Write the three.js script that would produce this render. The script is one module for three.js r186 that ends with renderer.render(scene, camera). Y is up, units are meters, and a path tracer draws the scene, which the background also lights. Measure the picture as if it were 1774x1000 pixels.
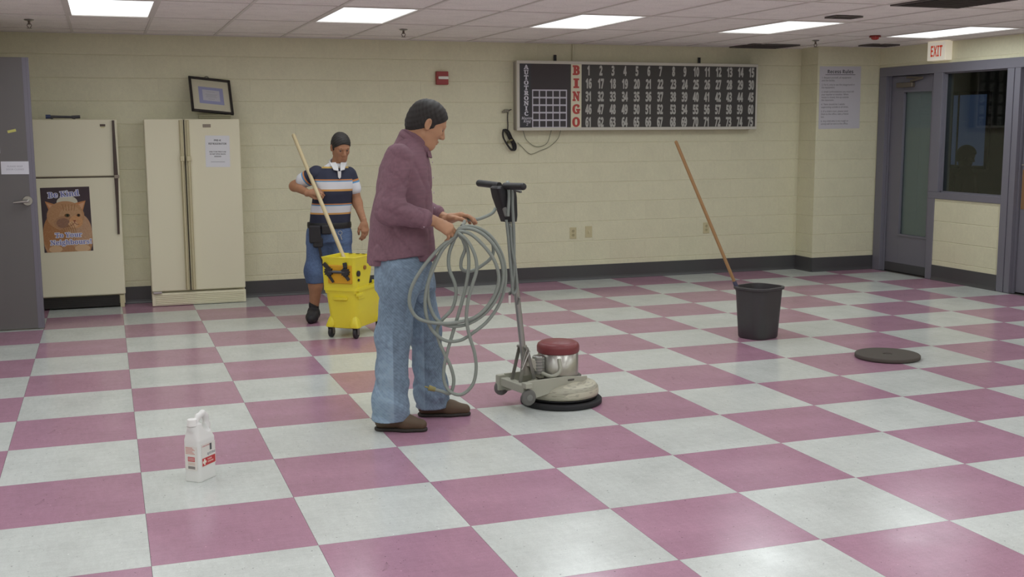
import * as THREE from 'three';
import { RoundedBoxGeometry } from 'three/addons/geometries/RoundedBoxGeometry.js';
import { mergeGeometries, toCreasedNormals } from 'three/addons/utils/BufferGeometryUtils.js';
import { RectAreaLightUniformsLib } from 'three/addons/lights/RectAreaLightUniformsLib.js';

// ---------------------------------------------------------------- camera, light, exposure
const scene = new THREE.Scene();
scene.background = new THREE.Color(0x000000);
const camera = new THREE.PerspectiveCamera(28.443, 1.774, 0.05, 60);
camera.position.set(0.5223, 1.5755, 10.2759);
camera.rotation.set(-0.140035, -0.34159, -0.004545, 'YXZ');
const renderer = new THREE.WebGLRenderer({ antialias: true });
renderer.toneMapping = THREE.LinearToneMapping;
renderer.toneMappingExposure = 0.70;
renderer.shadowMap.enabled = true;
RectAreaLightUniformsLib.init();
const PANEL = { color: 0xf3fbfd, intensity: 6.2, glow: 2.2 };   // the fluorescent ceiling panels are the only lamps of the room

// ---------------------------------------------------------------- helpers
let seed = 7;
const rnd = () => { seed = (seed * 1664525 + 1013904223) >>> 0; return seed / 4294967296; };
const V = (x, y, z) => new THREE.Vector3(x, y, z);
const lerp = (a, b, t) => a + (b - a) * t;
const used = {};
function numbered(n) { if (!(n in used)) { used[n] = 0; return n; } used[n]++; return n + '_' + String(used[n]).padStart(3, '0'); }
function tag(o, label, category, group, kind) { if (label) o.userData.label = label; if (category) o.userData.category = category; if (group) o.userData.group = group; if (kind) o.userData.kind = kind; return o; }
function thing(name, label, category, [x, y, z] = [0, 0, 0], turn = 0, group) {
  const o = new THREE.Group(); o.name = numbered(name); o.position.set(x, y, z); o.rotation.y = turn; scene.add(o);
  return tag(o, label, category, group);
}
function flat(g) { return g.index ? g.toNonIndexed() : g; }
function merge(gs) {
  gs = (Array.isArray(gs) ? gs : [gs]);
  if (gs.length === 1) return gs[0];
  gs = gs.map(g => { g = flat(g); for (const k of Object.keys(g.attributes)) if (!['position', 'normal', 'uv'].includes(k)) g.deleteAttribute(k); return g; });
  return mergeGeometries(gs, false);
}
function mesh(name, gs, m, parent = scene, plain) {
  const o = new THREE.Mesh(merge(gs), m);
  o.name = parent === scene ? numbered(name) : name; o.castShadow = o.receiveShadow = true; parent.add(o); return o;
}
const one = (name, gs, m, label, category, group) => tag(mesh(name, gs, m), label, category, group);
const struct = (name, gs, m) => { const o = mesh(name, gs, m); o.userData.kind = 'structure'; return o; };
const bx = (w, h, d, x = 0, y = 0, z = 0) => new THREE.BoxGeometry(w, h, d).translate(x, y, z);
const bb = (x0, x1, y0, y1, z0, z1) => bx(x1 - x0, y1 - y0, z1 - z0, (x0 + x1) / 2, (y0 + y1) / 2, (z0 + z1) / 2);
const rb = (w, h, d, r, x = 0, y = 0, z = 0, s = 2) => new RoundedBoxGeometry(w, h, d, s, r).translate(x, y, z);
const rbb = (x0, x1, y0, y1, z0, z1, r = .004, s = 2) => rb(x1 - x0, y1 - y0, z1 - z0, r, (x0 + x1) / 2, (y0 + y1) / 2, (z0 + z1) / 2, s);
const cyl = (r0, r1, h, x = 0, y = 0, z = 0, n = 28) => new THREE.CylinderGeometry(r0, r1, h, n).translate(x, y, z);
function rod(a, b, r0, r1 = r0, n = 14) {
  const A = V(...a), B = V(...b), d = B.clone().sub(A), g = new THREE.CylinderGeometry(r1, r0, d.length(), n);
  g.applyQuaternion(new THREE.Quaternion().setFromUnitVectors(V(0, 1, 0), d.clone().normalize()));
  return g.translate((A.x + B.x) / 2, (A.y + B.y) / 2, (A.z + B.z) / 2);
}
function bar(a, b, w, h) {      // rectangular bar from a to b
  const A = V(...a), B = V(...b), d = B.clone().sub(A), g = rb(w, d.length(), h, Math.min(w, h) * .2, 0, 0, 0, 1);
  g.applyQuaternion(new THREE.Quaternion().setFromUnitVectors(V(0, 1, 0), d.clone().normalize()));
  return g.translate((A.x + B.x) / 2, (A.y + B.y) / 2, (A.z + B.z) / 2);
}
const tube = (pts, r, seg = 40, n = 8, closed = false) => new THREE.TubeGeometry(new THREE.CatmullRomCurve3(pts.map(p => V(...p)), closed, 'centripetal'), seg, r, n, closed);
const lathe = (p, n = 48) => new THREE.LatheGeometry(p.map(a => new THREE.Vector2(a[0], a[1])), n);
function extrude(pts, depth, bevel = 0.002) {
  const s = new THREE.Shape(pts.map(p => new THREE.Vector2(p[0], p[1])));
  return new THREE.ExtrudeGeometry(s, { depth, bevelEnabled: bevel > 0, bevelThickness: bevel, bevelSize: bevel, bevelSegments: 1 });
}
const std = (color, roughness = .6, extra = {}) => new THREE.MeshStandardMaterial({ color, roughness, ...extra });
const phys = (color, roughness = .6, extra = {}) => new THREE.MeshPhysicalMaterial({ color, roughness, ...extra });

// value noise
const H = (x, y, s) => { let n = (x * 374761393 + y * 668265263 + s * 1442695041) | 0; n = Math.imul(n ^ (n >>> 13), 1274126177); return ((n ^ (n >>> 16)) >>> 0) / 4294967296; };
function vn(x, y, per, s) {      // tiling value noise
  const xi = Math.floor(x), yi = Math.floor(y), fx = x - xi, fy = y - yi, u = fx * fx * (3 - 2 * fx), v = fy * fy * (3 - 2 * fy), m = (a) => ((a % per) + per) % per;
  return lerp(lerp(H(m(xi), m(yi), s), H(m(xi + 1), m(yi), s), u), lerp(H(m(xi), m(yi + 1), s), H(m(xi + 1), m(yi + 1), s), u), v);
}
function dataTex(n, fn, srgb = true, repeat = 1) {
  const d = new Uint8Array(n * n * 4);
  for (let y = 0; y < n; y++) for (let x = 0; x < n; x++) { const c = fn(x / n, y / n), i = (y * n + x) * 4; d[i] = c[0]; d[i + 1] = c[1]; d[i + 2] = c[2]; d[i + 3] = 255; }
  const t = new THREE.DataTexture(d, n, n); t.wrapS = t.wrapT = THREE.RepeatWrapping; t.magFilter = THREE.LinearFilter; t.minFilter = THREE.LinearMipmapLinearFilter; t.generateMipmaps = true;
  if (srgb) t.colorSpace = THREE.SRGBColorSpace; t.repeat.set(repeat, repeat); t.needsUpdate = true; return t;
}
function canvasTex(w, h, draw) {
  const c = document.createElement('canvas'); c.width = w; c.height = h; const g = c.getContext('2d'); draw(g, w, h);
  const t = new THREE.CanvasTexture(c); t.colorSpace = THREE.SRGBColorSpace; t.anisotropy = 8; return t;
}
const cl = v => Math.max(0, Math.min(255, v));

// ---- signed distance fields meshed with surface nets (people, soft shapes)
function nets(f, [x0, y0, z0], [x1, y1, z1], h, uvf) {
  const nx = Math.ceil((x1 - x0) / h) + 2, ny = Math.ceil((y1 - y0) / h) + 2, nz = Math.ceil((z1 - z0) / h) + 2, val = new Float32Array(nx * ny * nz), id = (i, j, k) => i + nx * (j + ny * k), B = 6;
  for (let k = 0; k < nz; k += B) for (let j = 0; j < ny; j += B) for (let i = 0; i < nx; i += B) {
    const c = f(x0 + (i + 2.5) * h, y0 + (j + 2.5) * h, z0 + (k + 2.5) * h), far = Math.abs(c) > h * B * 1.6 + .02;
    for (let kk = k; kk < Math.min(k + B, nz); kk++) for (let jj = j; jj < Math.min(j + B, ny); jj++) for (let ii = i; ii < Math.min(i + B, nx); ii++) val[id(ii, jj, kk)] = far ? c : f(x0 + ii * h, y0 + jj * h, z0 + kk * h);
  }
  const vi = new Int32Array(nx * ny * nz).fill(-1), pos = [], idx = [];
  const E = [[0, 1], [2, 3], [4, 5], [6, 7], [0, 2], [1, 3], [4, 6], [5, 7], [0, 4], [1, 5], [2, 6], [3, 7]];
  for (let k = 0; k < nz - 1; k++) for (let j = 0; j < ny - 1; j++) for (let i = 0; i < nx - 1; i++) {
    const v = []; let s = 0;
    for (let c = 0; c < 8; c++) { const d = val[id(i + (c & 1), j + ((c >> 1) & 1), k + (c >> 2))]; v.push(d); if (d < 0) s++; }
    if (s === 0 || s === 8) continue;
    let px = 0, py = 0, pz = 0, n = 0;
    for (const [a, b] of E) if ((v[a] < 0) !== (v[b] < 0)) { const t = v[a] / (v[a] - v[b]); px += lerp(a & 1, b & 1, t); py += lerp((a >> 1) & 1, (b >> 1) & 1, t); pz += lerp(a >> 2, b >> 2, t); n++; }
    vi[id(i, j, k)] = pos.length / 3; pos.push(x0 + (i + px / n) * h, y0 + (j + py / n) * h, z0 + (k + pz / n) * h);
  }
  const quad = (a, b, c, d, fl) => { if (a < 0 || b < 0 || c < 0 || d < 0) return; if (fl) idx.push(a, b, c, a, c, d); else idx.push(a, c, b, a, d, c); };
  for (let k = 1; k < nz - 1; k++) for (let j = 1; j < ny - 1; j++) for (let i = 1; i < nx - 1; i++) {
    const a = val[id(i, j, k)] < 0;
    if (a !== val[id(i + 1, j, k)] < 0) quad(vi[id(i, j - 1, k - 1)], vi[id(i, j, k - 1)], vi[id(i, j, k)], vi[id(i, j - 1, k)], a);
    if (a !== val[id(i, j + 1, k)] < 0) quad(vi[id(i - 1, j, k - 1)], vi[id(i - 1, j, k)], vi[id(i, j, k)], vi[id(i, j, k - 1)], a);
    if (a !== val[id(i, j, k + 1)] < 0) quad(vi[id(i - 1, j - 1, k)], vi[id(i, j - 1, k)], vi[id(i, j, k)], vi[id(i - 1, j, k)], a);
  }
  const g = new THREE.BufferGeometry(); g.setAttribute('position', new THREE.Float32BufferAttribute(pos, 3));
  const uv = []; for (let i = 0; i < pos.length; i += 3) { const q = uvf ? uvf(pos[i], pos[i + 1], pos[i + 2]) : [pos[i] + pos[i + 2] * .8, pos[i + 1]]; uv.push(q[0], q[1]); }
  g.setAttribute('uv', new THREE.Float32BufferAttribute(uv, 2)); g.setIndex(idx); g.computeVertexNormals(); return g;
}
const smin = (a, b, k) => { const h = Math.max(k - Math.abs(a - b), 0) / k; return Math.min(a, b) - h * h * k * .25; };
function cap(a, b, ra, rb_) {    // tapered capsule
  const [ax, ay, az] = a, dx = b[0] - ax, dy = b[1] - ay, dz = b[2] - az, L = dx * dx + dy * dy + dz * dz || 1e-9;
  return (x, y, z) => { const px = x - ax, py = y - ay, pz = z - az, t = Math.max(0, Math.min(1, (px * dx + py * dy + pz * dz) / L)); return Math.hypot(px - dx * t, py - dy * t, pz - dz * t) - (ra + (rb_ - ra) * t); };
}
function ell(c, r) { const m = Math.min(...r); return (x, y, z) => { const a = (x - c[0]) / r[0], b = (y - c[1]) / r[1], d = (z - c[2]) / r[2], l = Math.sqrt(a * a + b * b + d * d), g = Math.sqrt(a * a / r[0] / r[0] + b * b / r[1] / r[1] + d * d / r[2] / r[2]); return l < 1e-6 ? -m : l * (l - 1) / g; }; }
function loft(rows) {            // stack of elliptical sections [y, cx, cz, rx, rz], lowest first
  return (x, y, z) => {
    const n = rows.length; let i = 0; while (i < n - 2 && y > rows[i + 1][0]) i++;
    const A = rows[i], B = rows[i + 1], t0 = Math.max(0, Math.min(1, (y - A[0]) / (B[0] - A[0]))), t = t0;
    const a = (x - lerp(A[1], B[1], t)), b = (z - lerp(A[2], B[2], t)), rx = lerp(A[3], B[3], t), rz = lerp(A[4], B[4], t), l = Math.hypot(a / rx, b / rz), d = (l - 1) * (l > 1e-4 ? Math.hypot(a, b) / l : Math.min(rx, rz));
    return Math.max(d, rows[0][0] - y, y - rows[n - 1][0]);
  };
}
const uni = (k, ...fs) => (x, y, z) => { let d = fs[0](x, y, z); for (let i = 1; i < fs.length; i++) d = smin(d, fs[i](x, y, z), k); return d; };
const chain = (pts, k = .01) => uni(k, ...pts.slice(1).map((p, i) => cap(pts[i].slice(0, 3), p.slice(0, 3), pts[i][3], p[3])));
const n3 = (x, y, z) => { const a = Math.sin(x * 1.7 + Math.sin(y * 2.3 + z) * 1.3), b = Math.sin(y * 1.9 + Math.sin(z * 2.1 + x * 1.4) * 1.2), c = Math.sin(z * 1.8 + Math.sin(x * 2.2 + y * .9) * 1.4); return (a + b + c) / 3; };

// ---------------------------------------------------------------- surfaces
const XL = -4.6, ZJ = 1.72, X0 = -0.95, X1 = 8.55, Z0 = -0.6, Z1 = 14, HC = 2.42, SQ = 0.6096;
function vct(base, sd) {         // vinyl composition tile: streaky chips, specks and scuffs, 1.22 m across
  const specks = []; let s = sd * 977; const r = () => { s = (s * 1664525 + 1013904223) >>> 0; return s / 4294967296; };
  const marks = new Float32Array(1024 * 1024);
  for (let i = 0; i < 260; i++) { const x = r() * 1024, y = r() * 1024, rad = .8 + r() * 1.8, a = (.10 + r() * .28) * (r() < .2 ? -.6 : 1); for (let dy = -3; dy <= 3; dy++) for (let dx = -3; dx <= 3; dx++) if (Math.hypot(dx, dy) < rad) marks[((y + dy + 1024 | 0) % 1024) * 1024 + ((x + dx + 1024 | 0) % 1024)] += a; }
  for (let i = 0; i < 26; i++) { let x = r() * 1024, y = r() * 1024, an = r() * 6.28; const L = 15 + r() * 70, a = .03 + r() * .07; for (let t = 0; t < L; t++) { x += Math.cos(an); y += Math.sin(an); an += (r() - .5) * .12; marks[((y + 2048 | 0) % 1024) * 1024 + ((x + 2048 | 0) % 1024)] += a * (r() < .4 ? -1 : 1); } }
  for (let i = 0; i < 3; i++) { let x = r() * 1024, y = r() * 1024, an = r() * 6.28; for (let t = 0; t < 60; t++) { x += Math.cos(an) * 1.6; y += Math.sin(an) * 1.2; an += (r() - .5) * .25; const w = 9 * Math.sin(t / 60 * Math.PI); for (let k = 0; k < 26; k++) { const qx = x + (r() - .5) * 2 * w, qy = y + (r() - .5) * 2 * w; marks[((qy + 2048 | 0) % 1024) * 1024 + ((qx + 2048 | 0) % 1024)] += .035 * (sd === 5 ? 1 : .4); } } }
  return dataTex(1024, (u, v) => {
    const a = vn(u * 8, v * 8, 8, sd) - .5, b = vn(u * 90, v * 24, 24 * 90, sd + 1) - .5, c = vn(u * 24, v * 120, 24 * 120, sd + 2) - .5, d = vn(u * 340, v * 340, 340, sd + 3) - .5, sm = vn(u * 3, v * 3, 3, sd + 9) - .5;
    const k = 1 + a * .05 + b * .03 + c * .03 + d * .05 + sm * .04 - marks[(v * 1024 | 0) * 1024 + (u * 1024 | 0)];
    return [cl(base[0] * k), cl(base[1] * k), cl(base[2] * k)];
  });
}
const glossMap = dataTex(512, (u, v) => { const k = .78 + (vn(u * 7, v * 7, 7, 31) - .5) * .3 + (vn(u * 60, v * 60, 60, 32) - .5) * .12; return [255, cl(255 * k), 0]; }, false);
const M = {};
M.tileWhite = phys(0xffffff, .25, { ior: 1.38, map: vct([206, 210, 206], 3), roughnessMap: glossMap });
M.tilePlum = phys(0xffffff, .25, { ior: 1.38, map: vct([176, 134, 154], 5), roughnessMap: glossMap });
M.sub = std(0x5b5652, .9);
const wallTex = dataTex(512, (u, v) => { const k = 1 + (vn(u * 5, v * 5, 5, 41) - .5) * .02 + (vn(u * 40, v * 40, 40, 42) - .5) * .02 + (vn(u * 200, v * 200, 200, 43) - .5) * .03; return [cl(221 * k), cl(217 * k), cl(188 * k)]; });
const wallBump = dataTex(512, (u, v) => { const k = 128 + (vn(u * 90, v * 90, 90, 51) - .5) * 110 + (vn(u * 250, v * 250, 250, 52) - .5) * 90; return [k, k, k]; }, false);
M.wall = std(0xffffff, .5, { map: wallTex, bumpMap: wallBump, bumpScale: .0012 });
M.mortar = std(0xd9d4b6, .75);
M.base = std(0x4b4a4c, .42);
const ceilTex = dataTex(512, (u, v) => { const p = vn(u * 150, v * 150, 150, 61), k = 1 + (vn(u * 6, v * 6, 6, 62) - .5) * .04 - (p > .83 ? .14 : 0); return [cl(246 * k), cl(240 * k), cl(236 * k)]; });
M.ceil = std(0xffffff, .9, { map: ceilTex });
M.tee = std(0xdcd6d1, .6);
M.frame = std(0x75737d, .5);
M.doorGrey = std(0x6d6969, .5);
M.glass = phys(0xcfd8d6, .03, { transmission: 1, thickness: 0, ior: 1.5 });
M.black = std(0x1f1e20, .5);
M.chrome = std(0xb9b8b4, .28, { metalness: 1 });
M.paper = std(0xe6e6ea, .8);

// uv of an axis-aligned box in metres, so that shared textures keep their real size
function uvMetres(g, sc = 1, ou = 0, ov = 0) {
  const p = g.attributes.position, n = g.attributes.normal, uv = g.attributes.uv;
  for (let i = 0; i < p.count; i++) { const a = Math.abs(n.getX(i)), b = Math.abs(n.getY(i)), c = Math.abs(n.getZ(i)); const q = b >= a && b >= c ? [p.getX(i), p.getZ(i)] : a >= c ? [p.getZ(i), p.getY(i)] : [p.getX(i), p.getY(i)]; uv.setXY(i, q[0] * sc + ou, q[1] * sc + ov); }
  return g;
}

// ---------------------------------------------------------------- floor
const floor = struct('floor', uvMetres(bb(XL - .15, X1 + .15, -.12, -.004, Z0 - .15, Z1 + .15)), M.sub);
{
  const full = {}, far = [[], []];
  const squareGeo = (w, d, v) => uvMetres(bx(w, .004, d, 0, -.002, 0), 1 / 1.2192, .25 + .5 * (v & 1) + .13 * (v >> 1), .25 + .5 * ((v >> 1) & 1));
  for (let r = -1; r * SQ < Z1; r++) for (let c = -8; c * SQ < X1; c++) {
    const out = (c + 1) * SQ <= X0 + .02; if (out && r * SQ < ZJ) continue;
    const xa = Math.max(c * SQ, r * SQ < ZJ ? X0 : XL), xb = Math.min((c + 1) * SQ, X1), za = Math.max(r * SQ, Z0), zb = Math.min((r + 1) * SQ, Z1);
    if (xb - xa < .02 || zb - za < .02) continue;
    const plum = (((c + r) % 2) + 2) % 2 === 0, v = Math.floor(H(c + 9, r + 9, 5) * 4), w = xb - xa - .0014, d = zb - za - .0014, key = [w.toFixed(3), d.toFixed(3), v].join();
    if (r <= 11 && !out) { const g = full[key] || (full[key] = squareGeo(w, d, v)); const t = mesh('floor_tile', g, plum ? M.tilePlum : M.tileWhite, floor); t.position.set((xa + xb) / 2, 0, (za + zb) / 2); }
    else far[plum ? 0 : 1].push(squareGeo(w, d, v).translate((xa + xb) / 2, 0, (za + zb) / 2));
  }
  mesh('nearer_floor_tiles', far[0], M.tilePlum, floor).userData.kind = 'stuff';
  mesh('nearer_floor_tiles', far[1], M.tileWhite, floor).userData.kind = 'stuff';
}

// ---------------------------------------------------------------- ceiling: lay-in tiles on a tee grid
const CX = [], CZ = [];
for (let k = -3; k < 16; k++) { const x = .319 + k * .6025; if (x > X0 && x < X1) CX.push(x); }
for (let k = -1; k < 11; k++) { const z = 1.01 + k * 1.2192; if (z > Z0 && z < Z1) CZ.push(z); }
const LX = [0, 1, 2, 3, 4, -1, -2].map(k => .620 + 1.8075 * k), LZ = [1.62, 4.06, 6.50, 8.94, 11.38], lit = (x, z) => !(x > 5.9 && x < 6.2 && z > 3.9 && z < 4.2) && !(x < X0 && z < 2);   // a vent takes the place of one panel
const ceiling = struct('ceiling', bb(XL - .15, X1 + .15, HC + .03, HC + .15, Z0 - .15, Z1 + .15), M.ceil);
const VENTS = [[6.05, 3.76, .58, .58], [7.12, -.33, .56, .48], [8.22, .12, .34, .24], [5.98, 2.63, .24, .16]];
{
  const xs = [X0, ...CX, X1], zs = [Z0, ...CZ, Z1], cache = {};
  for (let i = 0; i < xs.length - 1; i++) for (let j = 0; j < zs.length - 1; j++) {
    const cx = (xs[i] + xs[i + 1]) / 2, cz = (zs[j] + zs[j + 1]) / 2, w = xs[i + 1] - xs[i] - .004, d = zs[j + 1] - zs[j] - .004;
    if (LX.some(x => Math.abs(x - cx) < .2 && LZ.some(z => Math.abs(z - cz) < .4 && lit(x, z)))) continue;
    if (w < .02 || d < .02) continue;
    const key = w.toFixed(3) + d.toFixed(3), g = cache[key] || (cache[key] = uvMetres(bx(w, .014, d, 0, .007, 0), 1 / .61));
    mesh('ceiling_tile', g, M.ceil, ceiling).position.set(cx, HC + .003, cz);
  }
  const tees = [];
  for (const x of CX) tees.push(bx(.022, .012, Z1 - Z0, x, HC + .003, (Z0 + Z1) / 2));
  for (const z of CZ) tees.push(bx(X1 - X0, .011, .022, (X0 + X1) / 2, HC + .003, z));
  tees.push(bx(X1 - X0, .014, .022, (X0 + X1) / 2, HC + .002, Z0 + .011), bx(.022, .014, Z1 - Z0, X1 - .011, HC + .002, (Z0 + Z1) / 2), bx(.022, .014, Z1 - Z0, X0 + .011, HC + .002, (Z0 + Z1) / 2));
  mesh('ceiling_grid', tees, M.tee, ceiling);
}

// ---------------------------------------------------------------- block walls
// painted concrete blocks, each with its own chamfered face; W = width along the wall, faces stand 3 mm proud of the joints
const blockCache = {};
function blockGeo(w, h, v) {
  const key = w.toFixed(3) + '_' + h.toFixed(3) + '_' + v; if (blockCache[key]) return blockCache[key];
  const a = w / 2, b = h / 2 - .0008, iu = .0004, iv = .0048, d = .0038;
  const P = [[-a, -b, 0], [a, -b, 0], [a, b, 0], [-a, b, 0], [-a + iu, -b + iv, d], [a - iu, -b + iv, d], [a - iu, b - iv, d], [-a + iu, b - iv, d]];
  const F = [[4, 5, 6, 7], [0, 1, 5, 4], [1, 2, 6, 5], [2, 3, 7, 6], [3, 0, 4, 7]], pos = [], uv = [];
  for (const q of F) for (const t of [0, 1, 2, 0, 2, 3]) { const p = P[q[t]]; pos.push(...p); uv.push(p[0] / .9 + v * .37, p[1] / .9 + v * .61); }
  const g = new THREE.BufferGeometry(); g.setAttribute('position', new THREE.Float32BufferAttribute(pos, 3)); g.setAttribute('uv', new THREE.Float32BufferAttribute(uv, 2)); g.computeVertexNormals();
  return blockCache[key] = g;
}
// lays running-bond blocks over [a0,a1] x [b0,b1] (along the wall, height), cut round the holes
function blocks(wall, place, a0, a1, b0, b1, holes = []) {
  for (let j = 0; j * .2032 < b1; j++) {
    const ya = Math.max(j * .2032, b0), yb = Math.min((j + 1) * .2032, b1); if (yb - ya < .012) continue;
    let spans = [[a0, a1]];
    for (const [h0, h1, v0, v1] of holes) if (v0 < yb - .03 && v1 > ya + .03) spans = spans.flatMap(([s, e]) => h1 <= s || h0 >= e ? [[s, e]] : [[s, h0], [h1, e]].filter(q => q[1] - q[0] > .01));
    let lo = ya, hi = yb; for (const [h0, h1, v0, v1] of holes) { if (v1 > ya && v1 <= ya + .03 + 1e-6) lo = Math.max(lo, v1); if (v0 < yb && v0 >= yb - .03 - 1e-6) hi = Math.min(hi, v0); }
    for (const [s, e] of spans) {
      const off = (j % 2) * .2032; let i = Math.floor((s - off) / .4064);
      for (; off + i * .4064 < e; i++) {
        const xa = Math.max(off + i * .4064, s), xb = Math.min(off + (i + 1) * .4064, e); if (xb - xa < .012) continue;
        const m = mesh('block', blockGeo(xb - xa, hi - lo, Math.floor(H(i + 50, j, 3) * 4)), M.wall, wall);
        place(m, (xa + xb) / 2, (lo + hi) / 2);
      }
    }
  }
}
const wallBack = struct('wall_back', bb(X0 - .15, X1 + .15, -.1, HC + .1, Z0 - .16, Z0 - .003), M.mortar);
blocks(wallBack, (m, a, b) => m.position.set(a, b, Z0 - .003), X0, 7.757, .12, HC + .02);
// the boxed-out corner to the right of the bingo board
const CH = { x: 7.757, z: -.285 };
const wallCorner = struct('wall_corner', bb(CH.x + .003, X1 + .02, -.1, HC + .02, Z0 - .02, CH.z - .003), M.mortar);
blocks(wallCorner, (m, a, b) => m.position.set(a, b, CH.z - .003), CH.x, X1, .12, HC + .02);
blocks(wallCorner, (m, a, b) => { m.position.set(CH.x + .003, b, a); m.rotation.y = -Math.PI / 2; }, Z0, CH.z, .12, HC + .02);
// right wall with a doorway, a glazed sidelight over a block panel, and a second doorway
const FR = { z0: -.272, top: 2.205, d1a: -.15, d1b: .60, wa: .735, wb: 1.615, wy0: .905, wy1: 2.112, d2a: 1.78, d2b: 2.69, head: 2.11 };
const wallRight = struct('wall_right', [bb(X1 + .003, X1 + .15, FR.top - .02, HC + .1, Z0, Z1), bb(X1 + .003, X1 + .15, -.1, HC + .1, Z0 - .15, FR.z0 + .03), bb(X1 + .003, X1 + .15, -.1, .87, .655, 1.645), bb(X1 + .003, X1 + .15, -.1, HC + .1, 2.75, Z1 + .15)], M.mortar);
const placeR = (m, a, b) => { m.position.set(X1 + .003, b, a); m.rotation.y = -Math.PI / 2; };
blocks(wallRight, placeR, CH.z, 7.5, FR.top - .01, HC + .02);
blocks(wallRight, placeR, .69, 1.59, .12, .84);
blocks(wallRight, placeR, 2.80, 7.5, .12, FR.top - .01);
struct('wall_front', bb(XL - .15, X1 + .15, -.1, HC + .1, Z1, Z1 + .15), M.wall);
// left wall with the doorway that the open grey door belongs to
const wallLeft = struct('wall_left', [bb(X0 - .15, X0, -.1, HC + .1, Z0 - .15, .60), bb(X0 - .15, X0, -.1, HC + .1, 1.56, ZJ + .13), bb(X0 - .15, X0, 2.16, HC + .1, .60, 1.56), bb(XL - .15, X0 - .15, -.1, HC + .1, ZJ, ZJ + .13), bb(XL - .15, XL, -.1, HC + .1, ZJ + .13, Z1 + .15)], M.wall);
struct('wall_side_hall', [bb(X0 - 1.6, X0 - 1.5, -.1, HC + .1, .3, ZJ), bb(X0 - 1.6, X0 - .15, -.1, HC + .1, .3, .4), bb(X0 - 1.6, X0 - .15, HC, HC + .1, .3, ZJ), bb(X0 - 1.6, X0 - .15, -.1, 0, .3, ZJ)], M.mortar);
// vinyl cove base
const covePts = [[0, 0], [.016, 0], [.016, .004], [.009, .018], [.006, .035], [.006, .152], [.003, .155], [0, .155]];
const cove = (len) => extrude(covePts, len, 0);                       // profile in xy, runs along +z
struct('baseboard_back', [cove(8.7).rotateY(-Math.PI / 2).translate(CH.x + .003, 0, Z0)].map(g => g), M.base);
struct('baseboard_corner', [cove(CH.z - Z0).rotateY(Math.PI).translate(CH.x, 0, CH.z), cove(X1 - CH.x).rotateY(-Math.PI / 2).translate(X1, 0, CH.z)], M.base);
struct('baseboard_right', [cove(.92).rotateY(Math.PI).translate(X1, 0, 1.61), cove(5).rotateY(Math.PI).translate(X1, 0, 7.75)], M.base);

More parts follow.
